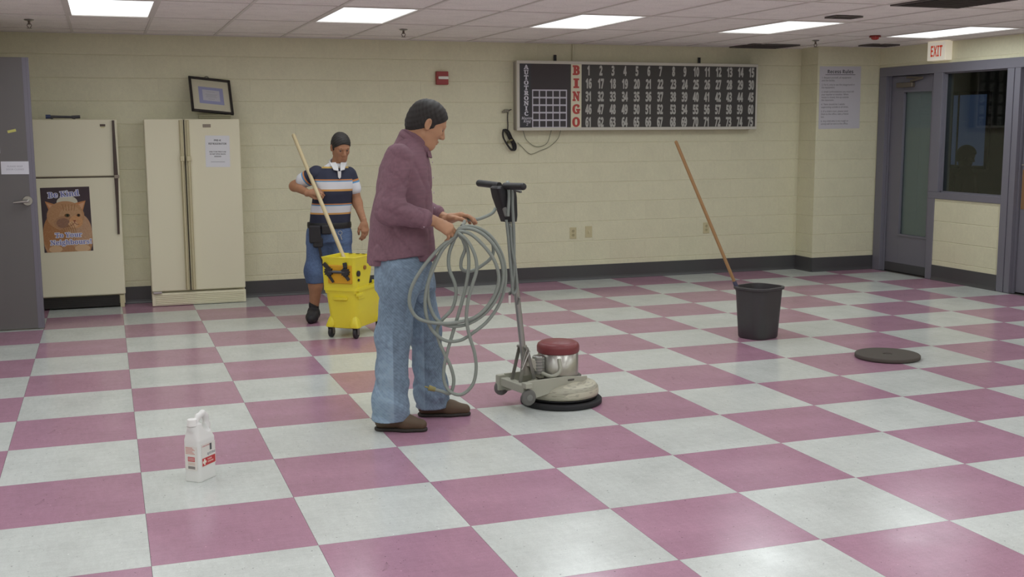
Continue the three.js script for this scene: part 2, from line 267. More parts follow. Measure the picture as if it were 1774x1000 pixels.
// ---------------------------------------------------------------- right wall: steel frame, doors, sidelight, passage behind
{
  const xf = X1 - .012, xb = X1 + .13;      // the frame stands 12 mm proud of the blocks
  const f = (za, zb, ya, yb) => rbb(xf, xb, ya, yb, za, zb, .004, 1);
  const frame = struct('trim_1', [f(FR.z0, FR.d1a, 0, FR.head), f(FR.z0, 2.79, FR.head, FR.top), f(FR.d1b, FR.wa, FR.wy0, FR.head), f(FR.d1b, .69, 0, .838), f(FR.wb, 1.70, 0, FR.head), f(1.715, FR.d2a, 0, FR.head), f(FR.d2b, 2.79, 0, FR.head), f(FR.d1b, FR.wb, .838, FR.wy0)], M.frame);
  mesh('stop', [bb(X1 + .03, X1 + .05, 0, FR.head, FR.d1a, FR.d1a + .016), bb(X1 + .03, X1 + .05, 0, FR.head, FR.d2a, FR.d2a + .016), bb(X1 - .002, X1 + .03, 0, FR.top - .02, 1.70, 1.715)], M.frame, frame);
  const win = struct('window_1', [bb(X1 + .045, X1 + .051, FR.wy0 - .01, FR.wy1 + .01, FR.wa - .01, FR.wb + .01)], M.glass);
  mesh('glazing_bead', [bb(X1 + .02, X1 + .044, FR.wy0, FR.wy0 + .014, FR.wa, FR.wb), bb(X1 + .02, X1 + .044, FR.wy1 - .014, FR.wy1, FR.wa, FR.wb), bb(X1 + .02, X1 + .044, FR.wy0, FR.wy1, FR.wa, FR.wa + .014), bb(X1 + .02, X1 + .044, FR.wy0, FR.wy1, FR.wb - .014, FR.wb)], M.frame, win);
  // far door: steel leaf with a tall narrow glass light
  const dx0 = X1 + .055, dx1 = X1 + .10, la = .075, lb = .515, ly0 = .42, ly1 = 1.935;
  const d1 = struct('door_1', [rbb(dx0, dx1, .10, FR.head - .004, FR.d1a + .004, la, .003, 1), rbb(dx0, dx1, .10, FR.head - .004, lb, FR.d1b - .004, .003, 1), rbb(dx0, dx1, .10, ly0, la, lb, .002, 1), rbb(dx0, dx1, ly1, FR.head - .004, la, lb, .002, 1)], M.frame);
  mesh('glass_light', bb(X1 + .075, X1 + .081, ly0 - .01, ly1 + .01, la - .01, lb + .01), M.glass, d1);
  mesh('shade', [bb(X1 + .088, X1 + .091, ly0 - .005, ly1 + .005, la - .005, .30), bb(X1 + .092, X1 + .095, ly0 - .005, ly1 + .005, .29, lb + .005)], std(0xf0e6ea, .9), d1);
  mesh('glass_stop', [bb(X1 + .046, X1 + .056, ly0 - .02, ly0, la - .02, lb + .02), bb(X1 + .046, X1 + .056, ly1, ly1 + .02, la - .02, lb + .02), bb(X1 + .046, X1 + .056, ly0, ly1, la - .02, la), bb(X1 + .046, X1 + .056, ly0, ly1, lb, lb + .02)], M.frame, d1);
  mesh('kick_plate', rbb(dx0 - .004, dx1, .006, .10, FR.d1a + .004, FR.d1b - .004, .002, 1), M.base, d1);
  mesh('door_closer', [rbb(X1 + .012, X1 + .055, 1.985, 2.035, -.02, .24, .008), bar([X1 + .03, 2.045, .19], [X1 + .02, 2.075, .40], .008, .02), bar([X1 + .02, 2.075, .40], [X1 + .035, 2.09, .12], .008, .02)], std(0x7d7468, .45, { metalness: .6 }), d1);
  // near door, cut by the picture's edge
  const d2 = struct('door_2', [rbb(dx0, dx1, .012, FR.head - .004, FR.d2a + .004, FR.d2b - .004, .003, 1)], M.frame);
  mesh('push_plate', rbb(dx0 - .004, dx0 + .002, .80, 1.17, FR.d2a + .028, FR.d2a + .13, .001, 1), std(0x8a6a4a, .45), d2);
  mesh('door_handle', [rod([dx0, 1.215, FR.d2a + .07], [dx0 - .012, 1.215, FR.d2a + .07], .026), rod([dx0 - .012, 1.215, FR.d2a + .07], [dx0 - .05, 1.215, FR.d2a + .07], .009), rod([dx0 - .05, 1.215, FR.d2a + .07], [dx0 - .05, 1.212, FR.d2a + .17], .0085)], M.chrome, d2);
  // dim passage behind the glass
  const dark = std(0xaaa198, .8);
  struct('wall_passage', [bb(11.3, 11.4, -.1, HC + .1, -5.2, 5), bb(X1 + .15, 11.4, -.1, HC + .1, -5.3, -5.2), bb(X1 + .15, 11.4, -.1, HC + .1, 5, 5.1), bb(X1 + .15, 11.4, HC, HC + .1, -5.3, 5.1), bb(X1 + .06, X1 + .15, -.1, HC + .1, -5.3, Z0 - .16)], dark);
  struct('floor_passage', bb(X1 + .15, 11.4, -.1, 0, -5.3, 5.1), std(0x3d3735, .8));
  const pl = thing('ceiling_light', 'dim ceiling panel in the passage behind the sidelight window', 'light', [10, HC, 3.4]);
  mesh('frame', [bb(-.3, -.27, -.004, 0, -.6, .6), bb(.27, .3, -.004, 0, -.6, .6), bb(-.27, .27, -.004, 0, -.6, -.57), bb(-.27, .27, -.004, 0, .57, .6)], M.tee, pl);
  mesh('diffuser', bb(-.27, .27, -.002, 0, -.57, .57), std(0xffffff, .6, { emissive: PANEL.color, emissiveIntensity: .8 }), pl);
  const pr = new THREE.RectAreaLight(PANEL.color, 1.2, .53, 1.13); pr.position.y = -.008; pr.rotation.x = -Math.PI / 2; pl.add(pr);
  const pane = struct('window_2', bb(11.285, 11.292, 1.06, 1.98, -2.30, -1.66), std(0x39435c, .3, { emissive: 0x5d6d96, emissiveIntensity: .42 }));
  mesh('window_frame', [bb(11.26, 11.3, 1.02, 2.02, -2.35, -2.30), bb(11.26, 11.3, 1.02, 2.02, -1.66, -1.61), bb(11.26, 11.3, 1.98, 2.02, -2.35, -1.61), bb(11.26, 11.3, 1.02, 1.06, -2.35, -1.61), bb(11.27, 11.3, 1.06, 1.98, -2.20, -2.18)], M.black, pane);
}

// ---------------------------------------------------------------- ceiling fittings
M.panel = std(0xffffff, .6, { emissive: PANEL.color, emissiveIntensity: PANEL.glow });
const lightLabels = ['fluorescent ceiling panel above the open grey door, leftmost of the lit row', 'fluorescent ceiling panel above the two workers, second from the left', 'fluorescent ceiling panel in front of the bingo board, middle of the lit row', 'fluorescent ceiling panel over the right end of the bingo board', 'fluorescent ceiling panel by the exit sign, rightmost of the lit row'];
LZ.forEach((z, j) => LX.forEach((x, i) => {
  if (!lit(x, z)) return;
  const t = thing('ceiling_light', j ? 'fluorescent ceiling panel outside the picture on the viewer side of the lit row' : lightLabels[i], 'light', [x, HC, z], 0, j ? 'ceiling panels outside the picture' : 'lit ceiling panels');
  mesh('frame', [bb(-.3, -.268, -.004, .03, -.605, .605), bb(.268, .3, -.004, .03, -.605, .605), bb(-.268, .268, -.004, .03, -.605, -.573), bb(-.268, .268, -.004, .03, .573, .605)], M.tee, t);
  mesh('diffuser', bb(-.268, .268, .004, .012, -.573, .573), M.panel, t);
  const L = new THREE.RectAreaLight(PANEL.color, PANEL.intensity, .53, 1.14); L.position.set(0, -.006, 0); L.rotation.x = -Math.PI / 2; t.add(L);
}));
{
  const m = std(0x5d5654, .6), lab = ['large square dark ceiling vent cut off by the top edge of the picture', 'dark ceiling vent against the wall above the right end of the bingo board', 'small dark ceiling vent in front of the exit sign', 'small dark ceiling grille beside the fourth light panel'];
  VENTS.forEach(([x, z, w, d], i) => {
    const t = thing('ceiling_vent', lab[i], 'vent', [x, HC, z], 0, 'ceiling vents'), a = w / 2, b = d / 2;
    mesh('vent_frame', [bb(-a, -a + .03, -.012, 0, -b, b), bb(a - .03, a, -.012, 0, -b, b), bb(-a + .03, a - .03, -.012, 0, -b, -b + .03), bb(-a + .03, a - .03, -.012, 0, b - .03, b)], m, t);
    mesh('backing', bb(-a + .03, a - .03, -.003, 0, -b + .03, b - .03), M.black, t);
    const n = Math.max(3, Math.round((d - .06) / .045)); const g = bx(w - .06, .003, .03).rotateX(.5);
    for (let k = 0; k < n; k++) mesh('louver', g, m, t).position.set(0, -.0085, -b + .03 + (d - .06) * (k + .5) / n);
  });
  const sp = [[.032, .568, 'pendant sprinkler head above the open grey door'], [3.006, .532, 'pendant sprinkler head between the second and third light panels'], [7.207, .464, 'pendant sprinkler head right of the bingo board']];
  for (const [x, z, l] of sp) {
    const t = thing('sprinkler_head', l, 'sprinkler', [x, HC, z], 0, 'ceiling sprinkler heads');
    mesh('escutcheon', lathe([[0, 0], [.036, 0], [.034, -.006], [.016, -.012], [0, -.012]], 20), M.chrome, t);
    mesh('body', [cyl(.009, .009, .03, 0, -.022, 0, 10), tube([[.009, -.03, 0], [.016, -.045, 0], [.004, -.062, 0]], .003, 8, 6), tube([[-.009, -.03, 0], [-.016, -.045, 0], [-.004, -.062, 0]], .003, 8, 6)], std(0x6f655c, .45, { metalness: .7 }), t);
    mesh('deflector', cyl(.02, .02, .002, 0, -.065, 0, 16), std(0x6f655c, .45, { metalness: .7 }), t);
  }
  const t = thing('heat_detector', 'small red detector on the ceiling left of the rightmost light panel', 'detector', [7.416, HC, 1.116]);
  mesh('base', cyl(.05, .055, .014, 0, -.007, 0), std(0x8c2f2c, .5), t);
  mesh('sensor', lathe([[.038, -.014], [.034, -.03], [.018, -.038], [0, -.039]], 20), std(0xa83a34, .4), t);
}

// ---------------------------------------------------------------- things on the walls
const dark1 = std(0x2b292c, .5);
{ // bingo board
  const bx0 = 4.405, bx1 = 7.14, by0 = 1.55, by1 = 2.237, zf = -.478, W = bx1 - bx0, Hh = by1 - by0;
  const t = thing('bingo_board', 'long wall-mounted bingo number board in a pale metal frame', 'scoreboard', [(bx0 + bx1) / 2, by0, Z0]);
  mesh('case', rb(W - .01, Hh - .01, .11, .008, 0, Hh / 2, .057), std(0x9c978d, .5), t);
  const e = .03, fz = zf - Z0;
  mesh('frame', [rbb(-W / 2, W / 2, 0, e, fz - .03, fz + .006, .004), rbb(-W / 2, W / 2, Hh - e, Hh, fz - .03, fz + .006, .004), rbb(-W / 2, -W / 2 + e, e, Hh - e, fz - .03, fz + .006, .004), rbb(W / 2 - e * .7, W / 2, e, Hh - e, fz - .03, fz + .006, .004)], std(0xcdc9bd, .45), t);
  const tex = canvasTex(2048, 512, (g, w, h) => {
    const px = x => (x - bx0) / W * w, py = y => (by1 - y) / Hh * h;
    g.fillStyle = '#3a3634'; g.fillRect(0, 0, w, h);
    const ix0 = px(4.466), ix1 = px(4.965); g.fillStyle = '#34343a'; g.fillRect(0, 0, px(4.555), h); g.fillStyle = '#382f33'; g.fillRect(px(4.555), 0, ix1 - px(4.555), h);
    g.fillStyle = '#cfcdd6'; g.textAlign = 'center'; g.textBaseline = 'middle';
    'AUTOTRONIC'.split('').forEach((c, i) => { g.save(); g.translate(px(4.505), py(2.172 - i * .0505)); g.scale(1.15, 1); g.font = 'bold 42px serif'; g.lineWidth = 3; g.strokeStyle = '#cfcdd6'; g.strokeText(c, 0, 0); g.fillText(c, 0, 0); g.restore(); });
    g.font = 'italic bold 26px serif'; g.fillText('Master', px(4.512), py(1.672)); g.fillText('King', px(4.512), py(1.642)); g.fillText('2', px(4.512), py(1.61));
    const gx0 = px(4.567), gx1 = px(4.942), gy0 = py(1.955), gy1 = py(1.578); g.fillStyle = '#c4c2cc'; g.fillRect(gx0, gy0, gx1 - gx0, gy1 - gy0); g.fillStyle = '#3a3438';
    const cw = (gx1 - gx0 - 8) / 5, ch = (gy1 - gy0 - 4) / 5; for (let i = 0; i < 5; i++) for (let j = 0; j < 5; j++) g.fillRect(gx0 + 8 + i * cw, gy0 + 10 + j * ch, cw - 9, ch - 12);
    g.fillStyle = '#dcd7bd'; g.fillRect(px(4.984), 0, px(5.1) - px(4.984), h); g.fillStyle = '#b5423b';
    'BINGO'.split('').forEach((c, i) => { g.save(); g.translate((px(4.984) + px(5.1)) / 2, py(2.147 - i * .129)); g.scale(c === 'N' ? .85 : c === 'I' ? 1.25 : .98, 1.05); g.font = 'bold 84px serif'; g.lineWidth = 8; g.strokeStyle = '#b5423b'; g.strokeText(c, 0, 0); g.fillText(c, 0, 0); g.restore(); });
    g.fillStyle = '#b4b3ad';
    for (let r = 0; r < 5; r++) for (let c = 0; c < 15; c++) { const n = String(r * 15 + c + 1); g.save(); g.translate(px(5.178 + c * .1345 + (c > 6 ? .018 : 0) - (c > 6 ? .002 * (c - 6) : 0)), py(2.147 - r * .129)); g.scale(.60, 1.26); g.font = 'bold 76px sans-serif'; g.lineWidth = 5; g.strokeStyle = '#b4b3ad'; g.strokeText(n, 0, 0); g.fillText(n, 0, 0); g.restore(); }
  });
  mesh('number_print', new THREE.PlaneGeometry(W - e * 1.6, Hh - e * 1.8).translate(.004, Hh / 2, fz + .001), std(0xffffff, .45, { map: (() => { tex.repeat.set(1 - .048 / W, 1 - .054 / Hh); tex.offset.set(.028 / W, .027 / Hh); return tex; })() }), t);
  for (const x of [4.856, 6.493]) mesh('hanging_bracket', [rb(.03, .07, .012, .003, x - (bx0 + bx1) / 2, Hh + .032, .012), rod([x - (bx0 + bx1) / 2, Hh + .05, .01], [x - (bx0 + bx1) / 2, Hh + .05, .03], .006)], dark1, t);
  mesh('conduit', rod([5.05 - (bx0 + bx1) / 2, Hh, .012], [5.05 - (bx0 + bx1) / 2, HC - by0, .012], .008), M.wall, t);
  for (const pts of [[[4.497, 1.555, -.56], [4.546, 1.453, -.575], [4.652, 1.389, -.585], [4.758, 1.415, -.58], [4.808, 1.555, -.56]], [[4.45, 1.43, -.58], [4.495, 1.39, -.588], [4.589, 1.314, -.588], [4.69, 1.345, -.588], [4.80, 1.39, -.585], [4.885, 1.47, -.575], [4.909, 1.555, -.56]]])
    mesh('signal_wire', tube(pts.map(p => [p[0] - (bx0 + bx1) / 2, p[1] - by0, p[2] - Z0]), .0035, 30, 6), std(0x8b8d78, .6), t);
}
{ // coiled black cord hanging beside the board
  const t = thing('bundled_power_cord', 'black power cord bundled up and hanging left of the bingo board', 'cord', [4.355, 1.36, -.57]), g = [];
  for (let i = 0; i < 7; i++) { const o = (i - 3) * .004, q = (i % 3) * .009, w = .002 + .017 * (i / 6), l = (i % 2) * .02; g.push(tube([[-.05 + o - w, .19 + l * .6, q], [-.055 + o - w * 1.2, .13, q + .006], [-.012 + o - w, .05 - l * .5, q + .012], [.03 + o - w * .4, .0 - l * .4, q + .006], [.05 + o + w * .3, .004 - l * .3, q], [.045 + o + w, .045, q - .004], [.005 + o + w, .115, q], [-.035 + o + w * .6, .185 + l * .5, q]], .0048, 48, 6, true)); }
  mesh('cord', g, std(0x2f2c2c, .55), t);
  mesh('lead', tube([[-.02, .16, 0], [-.012, .24, 0], [-.012, .32, -.008], [.0, .385, -.012], [.03, .40, -.012]], .0055, 20, 6), std(0x3b3838, .55), t);
  mesh('tie', new THREE.TorusGeometry(.03, .006, 6, 16).scale(1, .7, 1.8).rotateX(1.3).rotateZ(.5).translate(.003, .085, .006), std(0x6f6a48, .6), t);
  mesh('plug_clip', [rb(.05, .03, .02, .006, -.025, .385, -.012), rb(.03, .02, .016, .004, -.055, .375, -.012)], std(0x8a8676, .6), t);
}
{ // fire alarm
  const t = thing('fire_alarm', 'red square fire alarm with a white strobe on the back wall', 'alarm', [3.666, 2.061, Z0]);
  mesh('housing', rb(.122, .128, .045, .008, 0, 0, .023), std(0x9c3a3a, .45), t);
  mesh('strobe', [rb(.1, .028, .02, .006, .008, .002, .05), rb(.03, .02, .012, .004, -.03, .004, .058)], std(0xe9e7df, .25), t);
}
{ // electrical plates
  const pm = std(0xc9bf98, .45);
  const outlet = (x, y, label, kind) => {
    const t = thing('wall_outlet', label, 'outlet', [x, y, Z0], 0, 'wall plates on the back wall');
    mesh('plate', rb(.075, .118, .007, .003, 0, 0, .0035), pm, t);
    if (kind) { mesh('toggle', rb(.012, .026, .018, .003, 0, 0, .012), std(0xd8cfae, .4), t); }
    else for (const d of [.021, -.021]) { const s = mesh('socket', cyl(.017, .017, .004, 0, 0, 0, 20).rotateX(Math.PI / 2).translate(0, d, .008), std(0xb9ae88, .4), t); mesh('slot', [bx(.003, .009, .001, -.006, d + .003, .0103), bx(.003, .009, .001, .006, d + .003, .0103), bx(.004, .004, .001, 0, d - .008, .0103)], M.black, s); }
  };
  outlet(5.062, .494, 'beige duplex outlet behind the floor machine, left of the pair'); outlet(5.237, .502, 'beige switch plate behind the floor machine, right of the pair', 1); outlet(6.62, .496, 'beige outlet partly hidden behind the leaning mop handle');
}
{ // exit sign
  const t = thing('exit_sign', 'white exit sign box with red letters above the sidelight window', 'sign', [X1, 2.228, .71]);
  mesh('housing', rb(.085, .19, .27, .006, -.043, .097, 0), std(0xe8e3d4, .4, { emissive: 0xfff2d8, emissiveIntensity: .35 }), t);
  const tex = canvasTex(512, 360, (g, w, h) => { g.fillStyle = '#f2ecdc'; g.fillRect(0, 0, w, h); g.fillStyle = '#d8452f'; g.textAlign = 'center'; g.textBaseline = 'middle'; g.save(); g.translate(w / 2, h / 2 + 8); g.scale(.82, 1.5); g.font = 'bold 205px sans-serif'; g.fillText('EXIT', 0, 0); g.restore(); });
  mesh('face_print', new THREE.PlaneGeometry(.256, .178).rotateY(-Math.PI / 2).translate(-.0865, .097, 0), std(0xffffff, .4, { map: tex, emissive: 0xffffff, emissiveMap: tex, emissiveIntensity: .35 }), t);
  mesh('canopy', rb(.05, .02, .16, .004, -.03, .192 - .002, 0), M.tee, t);
}
const sheet = (name, w, h, tex, label, cat, pos, ry = 0, rz = 0) => { const o = one(name, new THREE.BoxGeometry(w, h, .0012), std(0xffffff, .75, { map: tex }), label, cat); o.position.set(...pos); o.rotation.set(0, ry, rz); return o; };
sheet('recess_rules_poster', .525, .665, canvasTex(640, 812, (g, w, h) => {
  g.fillStyle = '#c9c6cc'; g.fillRect(0, 0, w, h); g.fillStyle = '#4a464c'; g.textAlign = 'center'; g.font = 'bold 66px sans-serif'; g.fillText('Recess Rules', w / 2, 92); g.fillRect(88, 106, w - 176, 6);
  g.textAlign = 'left'; g.font = '30px sans-serif'; let y = 158;
  for (const p of [['1. Respect yourself, all equipment', 'and the facility.'], ['2. For K, only to use the playground or', 'the equipment.'], ['3. Small confrontations: you must tell', 'your teacher or monitor. When', 'recess is closed, line up outside', 'the classroom.'], ['4. There should be 2 adults', 'supervising outside at all times.'], ['5. If a child is hurt, please send', 'them to the office, take a friend', 'too.'], ['6. Any child who is too rough or', 'unruly will be sent to the office.']]) { for (const l of p) { g.fillText(l, 34, y, w - 68); y += 36; } y += 19; }
}), 'large white recess rules poster on the corner wall beside the doorway', 'poster', [8.044, 1.885, CH.z + .0032], 0, .012);

// ---------------------------------------------------------------- open grey door at the left edge
{
  const zf = .55, t = thing('open_door', 'open dark grey door with taped notes and a lever handle at left edge', 'door', [X0 + .02, 0, zf - .022]);
  const w = .0 - X0 - .03;
  mesh('leaf', rbb(0, w, .008, 2.135, -.022, .022, .003), M.doorGrey, t);
  mesh('edge_guard', [rbb(w - .002, w + .018, .008, 2.135, -.024, .0245, .002), bb(w - .03, w, .008, 2.135, .022, .0235)], std(0x7c7884, .4, { metalness: .2 }), t);
  const hx = -.06 - X0 - .02;
  const hd = mesh('lever_handle', [cyl(.036, .039, .012, 0, 0, 0, 28).rotateX(Math.PI / 2).translate(hx, 1.026, .028), rod([hx, 1.026, .03], [hx, 1.026, .066], .012), rod([hx + .004, 1.026, .066], [hx - .06, 1.020, .068], .0115, .0095), rod([hx - .06, 1.020, .068], [hx - .1, 1.017, .064], .0095, .008), new THREE.SphereGeometry(.0115, 12, 8).translate(hx + .004, 1.026, .066)], M.chrome, t);
  for (const y of [.25, 1.07, 1.9]) mesh('hinge', [rod([-.006, y - .05, .022], [-.006, y + .05, .022], .008)], M.chrome, t);
  const D = zf + .0016;
  sheet('door_notice', .2, .1, canvasTex(256, 128, (g, w, h) => { g.fillStyle = '#dddbe4'; g.fillRect(0, 0, w, h); g.fillStyle = '#b9b7c2'; g.font = 'bold 24px sans-serif'; g.textAlign = 'center'; g.fillText('PLEASE KEEP', w / 2, 58); g.fillText('DOOR CLOSED', w / 2, 88); }), 'white paper strip notice taped on the grey door above the lever', 'notice', [-.136, 1.285, D], 0, -.01);
  one('tape_strip', new THREE.BoxGeometry(.062, .02, .001), std(0xcdc873, .6), 'short yellow piece of tape near the top of grey door', 'tape').position.set(-.142, 1.57, D); scene.getObjectByName('tape_strip').rotation.z = .22;
  sheet('side_notice', .15, .15, canvasTex(64, 64, (g, w, h) => { g.fillStyle = '#dddce2'; g.fillRect(0, 0, w, h); }), 'white paper notice on the grey door cut by the left picture edge', 'notice', [-.31, 1.475, D]);
}

// ---------------------------------------------------------------- refrigerators
M.almond = std(0xe9e3c8, .38);
M.almondDark = std(0xcdc39f, .45);
{ // top-freezer model
  const t = thing('refrigerator', 'almond top-freezer refrigerator with brown handles behind the grey door', 'refrigerator', [0, 0, 0]), x0 = -.085, x1 = .645, z = -.40;
  mesh('body', [rbb(x0 + .005, x1 - .005, .03, 1.66, Z0 + .004, z - .045, .006)], M.almond, t);
  const fd = mesh('freezer_door', rbb(x0, x1, 1.173, 1.668, z - .045, z, .012, 3), M.almond, t), dd = mesh('fridge_door', rbb(x0, x1, .118, 1.160, z - .045, z, .012, 3), M.almond, t);
  const brown = std(0x4a3a33, .4);
  mesh('door_gasket', bb(x0 + .01, x1 - .01, 1.158, 1.175, z - .04, z - .012), std(0x5f554a, .7), t);
  mesh('handle', [extrude([[.600, 1.185], [.628, 1.185], [.620, 1.655], [.607, 1.655]], .022, .003).translate(0, 0, z)], brown, fd);
  mesh('handle', [extrude([[.603, 1.150], [.628, 1.150], [.622, .9], [.617, .662], [.605, .662], [.606, .9]], .022, .003).translate(0, 0, z)], brown, dd);
  mesh('handle_joint', rbb(.598, .640, 1.152, 1.182, z - .002, z + .028, .004), std(0x9a9084, .3, { metalness: .7 }), t);
  mesh('badge', rbb(.503, .548, 1.605, 1.625, z, z + .004, .001, 1), std(0x5b4a40, .4), fd); mesh('badge', rbb(.508, .542, 1.592, 1.603, z, z + .002, .001, 1), std(0xd6cf9c, .5), fd);
  mesh('kick_grille', [rbb(x0 + .02, x1 - .055, .012, .108, z - .06, z - .03, .003), ...[0, 1, 2, 3, 4].map(i => bb(x0 + .03, x1 - .06, .024 + i * .017, .03 + i * .017, z - .03, z - .026))], std(0x2b2725, .6), t);
  mesh('foot', [rbb(x1 - .05, x1 - .012, .0, .108, z - .07, z - .012, .004)], M.almondDark, t); mesh('foot', cyl(.018, .02, .03, x0 + .04, .015, z - .08, 14), M.black, t);
  sheet('cat_poster', .40, .565, canvasTex(512, 724, (g, w, h) => {
    g.fillStyle = '#4a3d42'; g.fillRect(0, 0, w, h);
    const E = (x, y, rx, ry, c, a = 0) => { g.fillStyle = c; g.beginPath(); g.ellipse(x, y, rx, ry, a, 0, 7); g.fill(); }, P = (c, pts) => { g.fillStyle = c; g.beginPath(); pts.forEach((p, i) => i ? g.lineTo(p[0], p[1]) : g.moveTo(p[0], p[1])); g.fill(); };
    E(270, 170, 110, 75, '#d8d2bc'); E(256, 560, 260, 330, '#b98a62'); E(380, 500, 130, 200, '#c39c7c'); E(120, 520, 120, 220, '#b07c50');
    P('#c88a5a', [[40, 150], [150, 190], [90, 300]]); P('#d9a884', [[58, 172], [120, 198], [95, 250]]); P('#c88a5a', [[465, 155], [350, 180], [420, 300]]); P('#d9a884', [[450, 172], [385, 195], [418, 262]]);
    E(245, 320, 195, 165, '#c1936a'); E(300, 330, 120, 120, '#c79d76'); E(240, 400, 120, 80, '#b68a66'); E(215, 400, 70, 55, '#96705c'); E(350, 390, 70, 70, '#d6a070'); E(318, 420, 52, 36, '#d9ae86');
    g.strokeStyle = '#a27548'; g.lineWidth = 7; for (let i = 0; i < 5; i++) { g.beginPath(); g.moveTo(215 + i * 34, 190); g.quadraticCurveTo(225 + i * 30, 220, 228 + i * 27, 262); g.stroke(); } for (let i = 0; i < 7; i++) { g.beginPath(); g.arc(120, 520, 90 + i * 22, -.6, .5); g.stroke(); }
    { let q = 99; const r = () => { q = (q * 1664525 + 1013904223) >>> 0; return q / 4294967296; }; g.lineWidth = 2; for (let i = 0; i < 2600; i++) { const x = r() * w, y = 190 + r() * 534, a = Math.atan2(y - 330, x - 270) + (r() - .5) * .8, dx = Math.cos(a) * 16, dy = Math.sin(a) * 16; if (Math.hypot((x - 256) / 262, (y - 560) / 330) > 1 && Math.hypot((x - 245) / 195, (y - 320) / 165) > 1) continue; g.strokeStyle = ['rgba(222,188,150,.35)', 'rgba(150,98,58,.35)', 'rgba(205,160,120,.35)', 'rgba(176,118,74,.35)'][i % 4]; g.beginPath(); g.moveTo(x, y); g.lineTo(x + dx, y + dy); g.stroke(); } }
    E(262, 315, 30, 20, '#8d5a34'); E(264, 315, 21, 17, '#4a4a30'); E(266, 315, 8, 14, '#1c1712'); E(380, 318, 20, 18, '#8d5a34'); E(381, 318, 14, 15, '#46351f'); E(381, 318, 6, 12, '#1c1712');
    P('#8c4a3a', [[318, 372], [352, 372], [335, 396]]); g.strokeStyle = '#7a452f'; g.lineWidth = 5; g.beginPath(); g.moveTo(335, 396); g.quadraticCurveTo(310, 440, 250, 438); g.stroke(); g.beginPath(); g.moveTo(335, 396); g.quadraticCurveTo(352, 430, 380, 418); g.stroke();
    E(120, 690, 70, 40, '#d9b48c'); E(400, 690, 80, 40, '#d9b48c');
    const T = (s, x, y, f, r) => { g.save(); g.translate(x, y); g.rotate(r); g.font = f; g.textAlign = 'center'; g.lineWidth = 12; g.strokeStyle = '#e6e4ec'; g.strokeText(s, 0, 0); g.fillStyle = '#7377b4'; g.fillText(s, 0, 0); g.restore(); };
    T('Be Kind', 240, 106, 'bold 84px serif', -.06); T('To Your', 262, 560, 'bold 70px serif', 0); T('Neighbours!', 286, 642, 'bold 70px serif', 0);
  }), 'poster of an orange cat on the almond refrigerator door', 'poster', [.190, .80, z + .0012], 0, .01);
  const b = thing('long_brush', 'dark long-handled brush with a blue tip lying on the top-freezer refrigerator', 'brush', [.215, 1.669, -.47], .05);
  mesh('handle', [rod([-.13, .022, 0], [.06, .018, 0], .012, .011), rod([.06, .018, 0], [.13, .02, 0], .014)], std(0x4b4a50, .5), b); mesh('tip', rod([-.15, .022, 0], [-.11, .022, 0], .018), std(0x4a5478, .5), b); for (const x of [.08, -.1]) mesh('rest', rb(.02, .012, .06, .004, x, .006, 0), std(0x5b5650, .5), b);
}
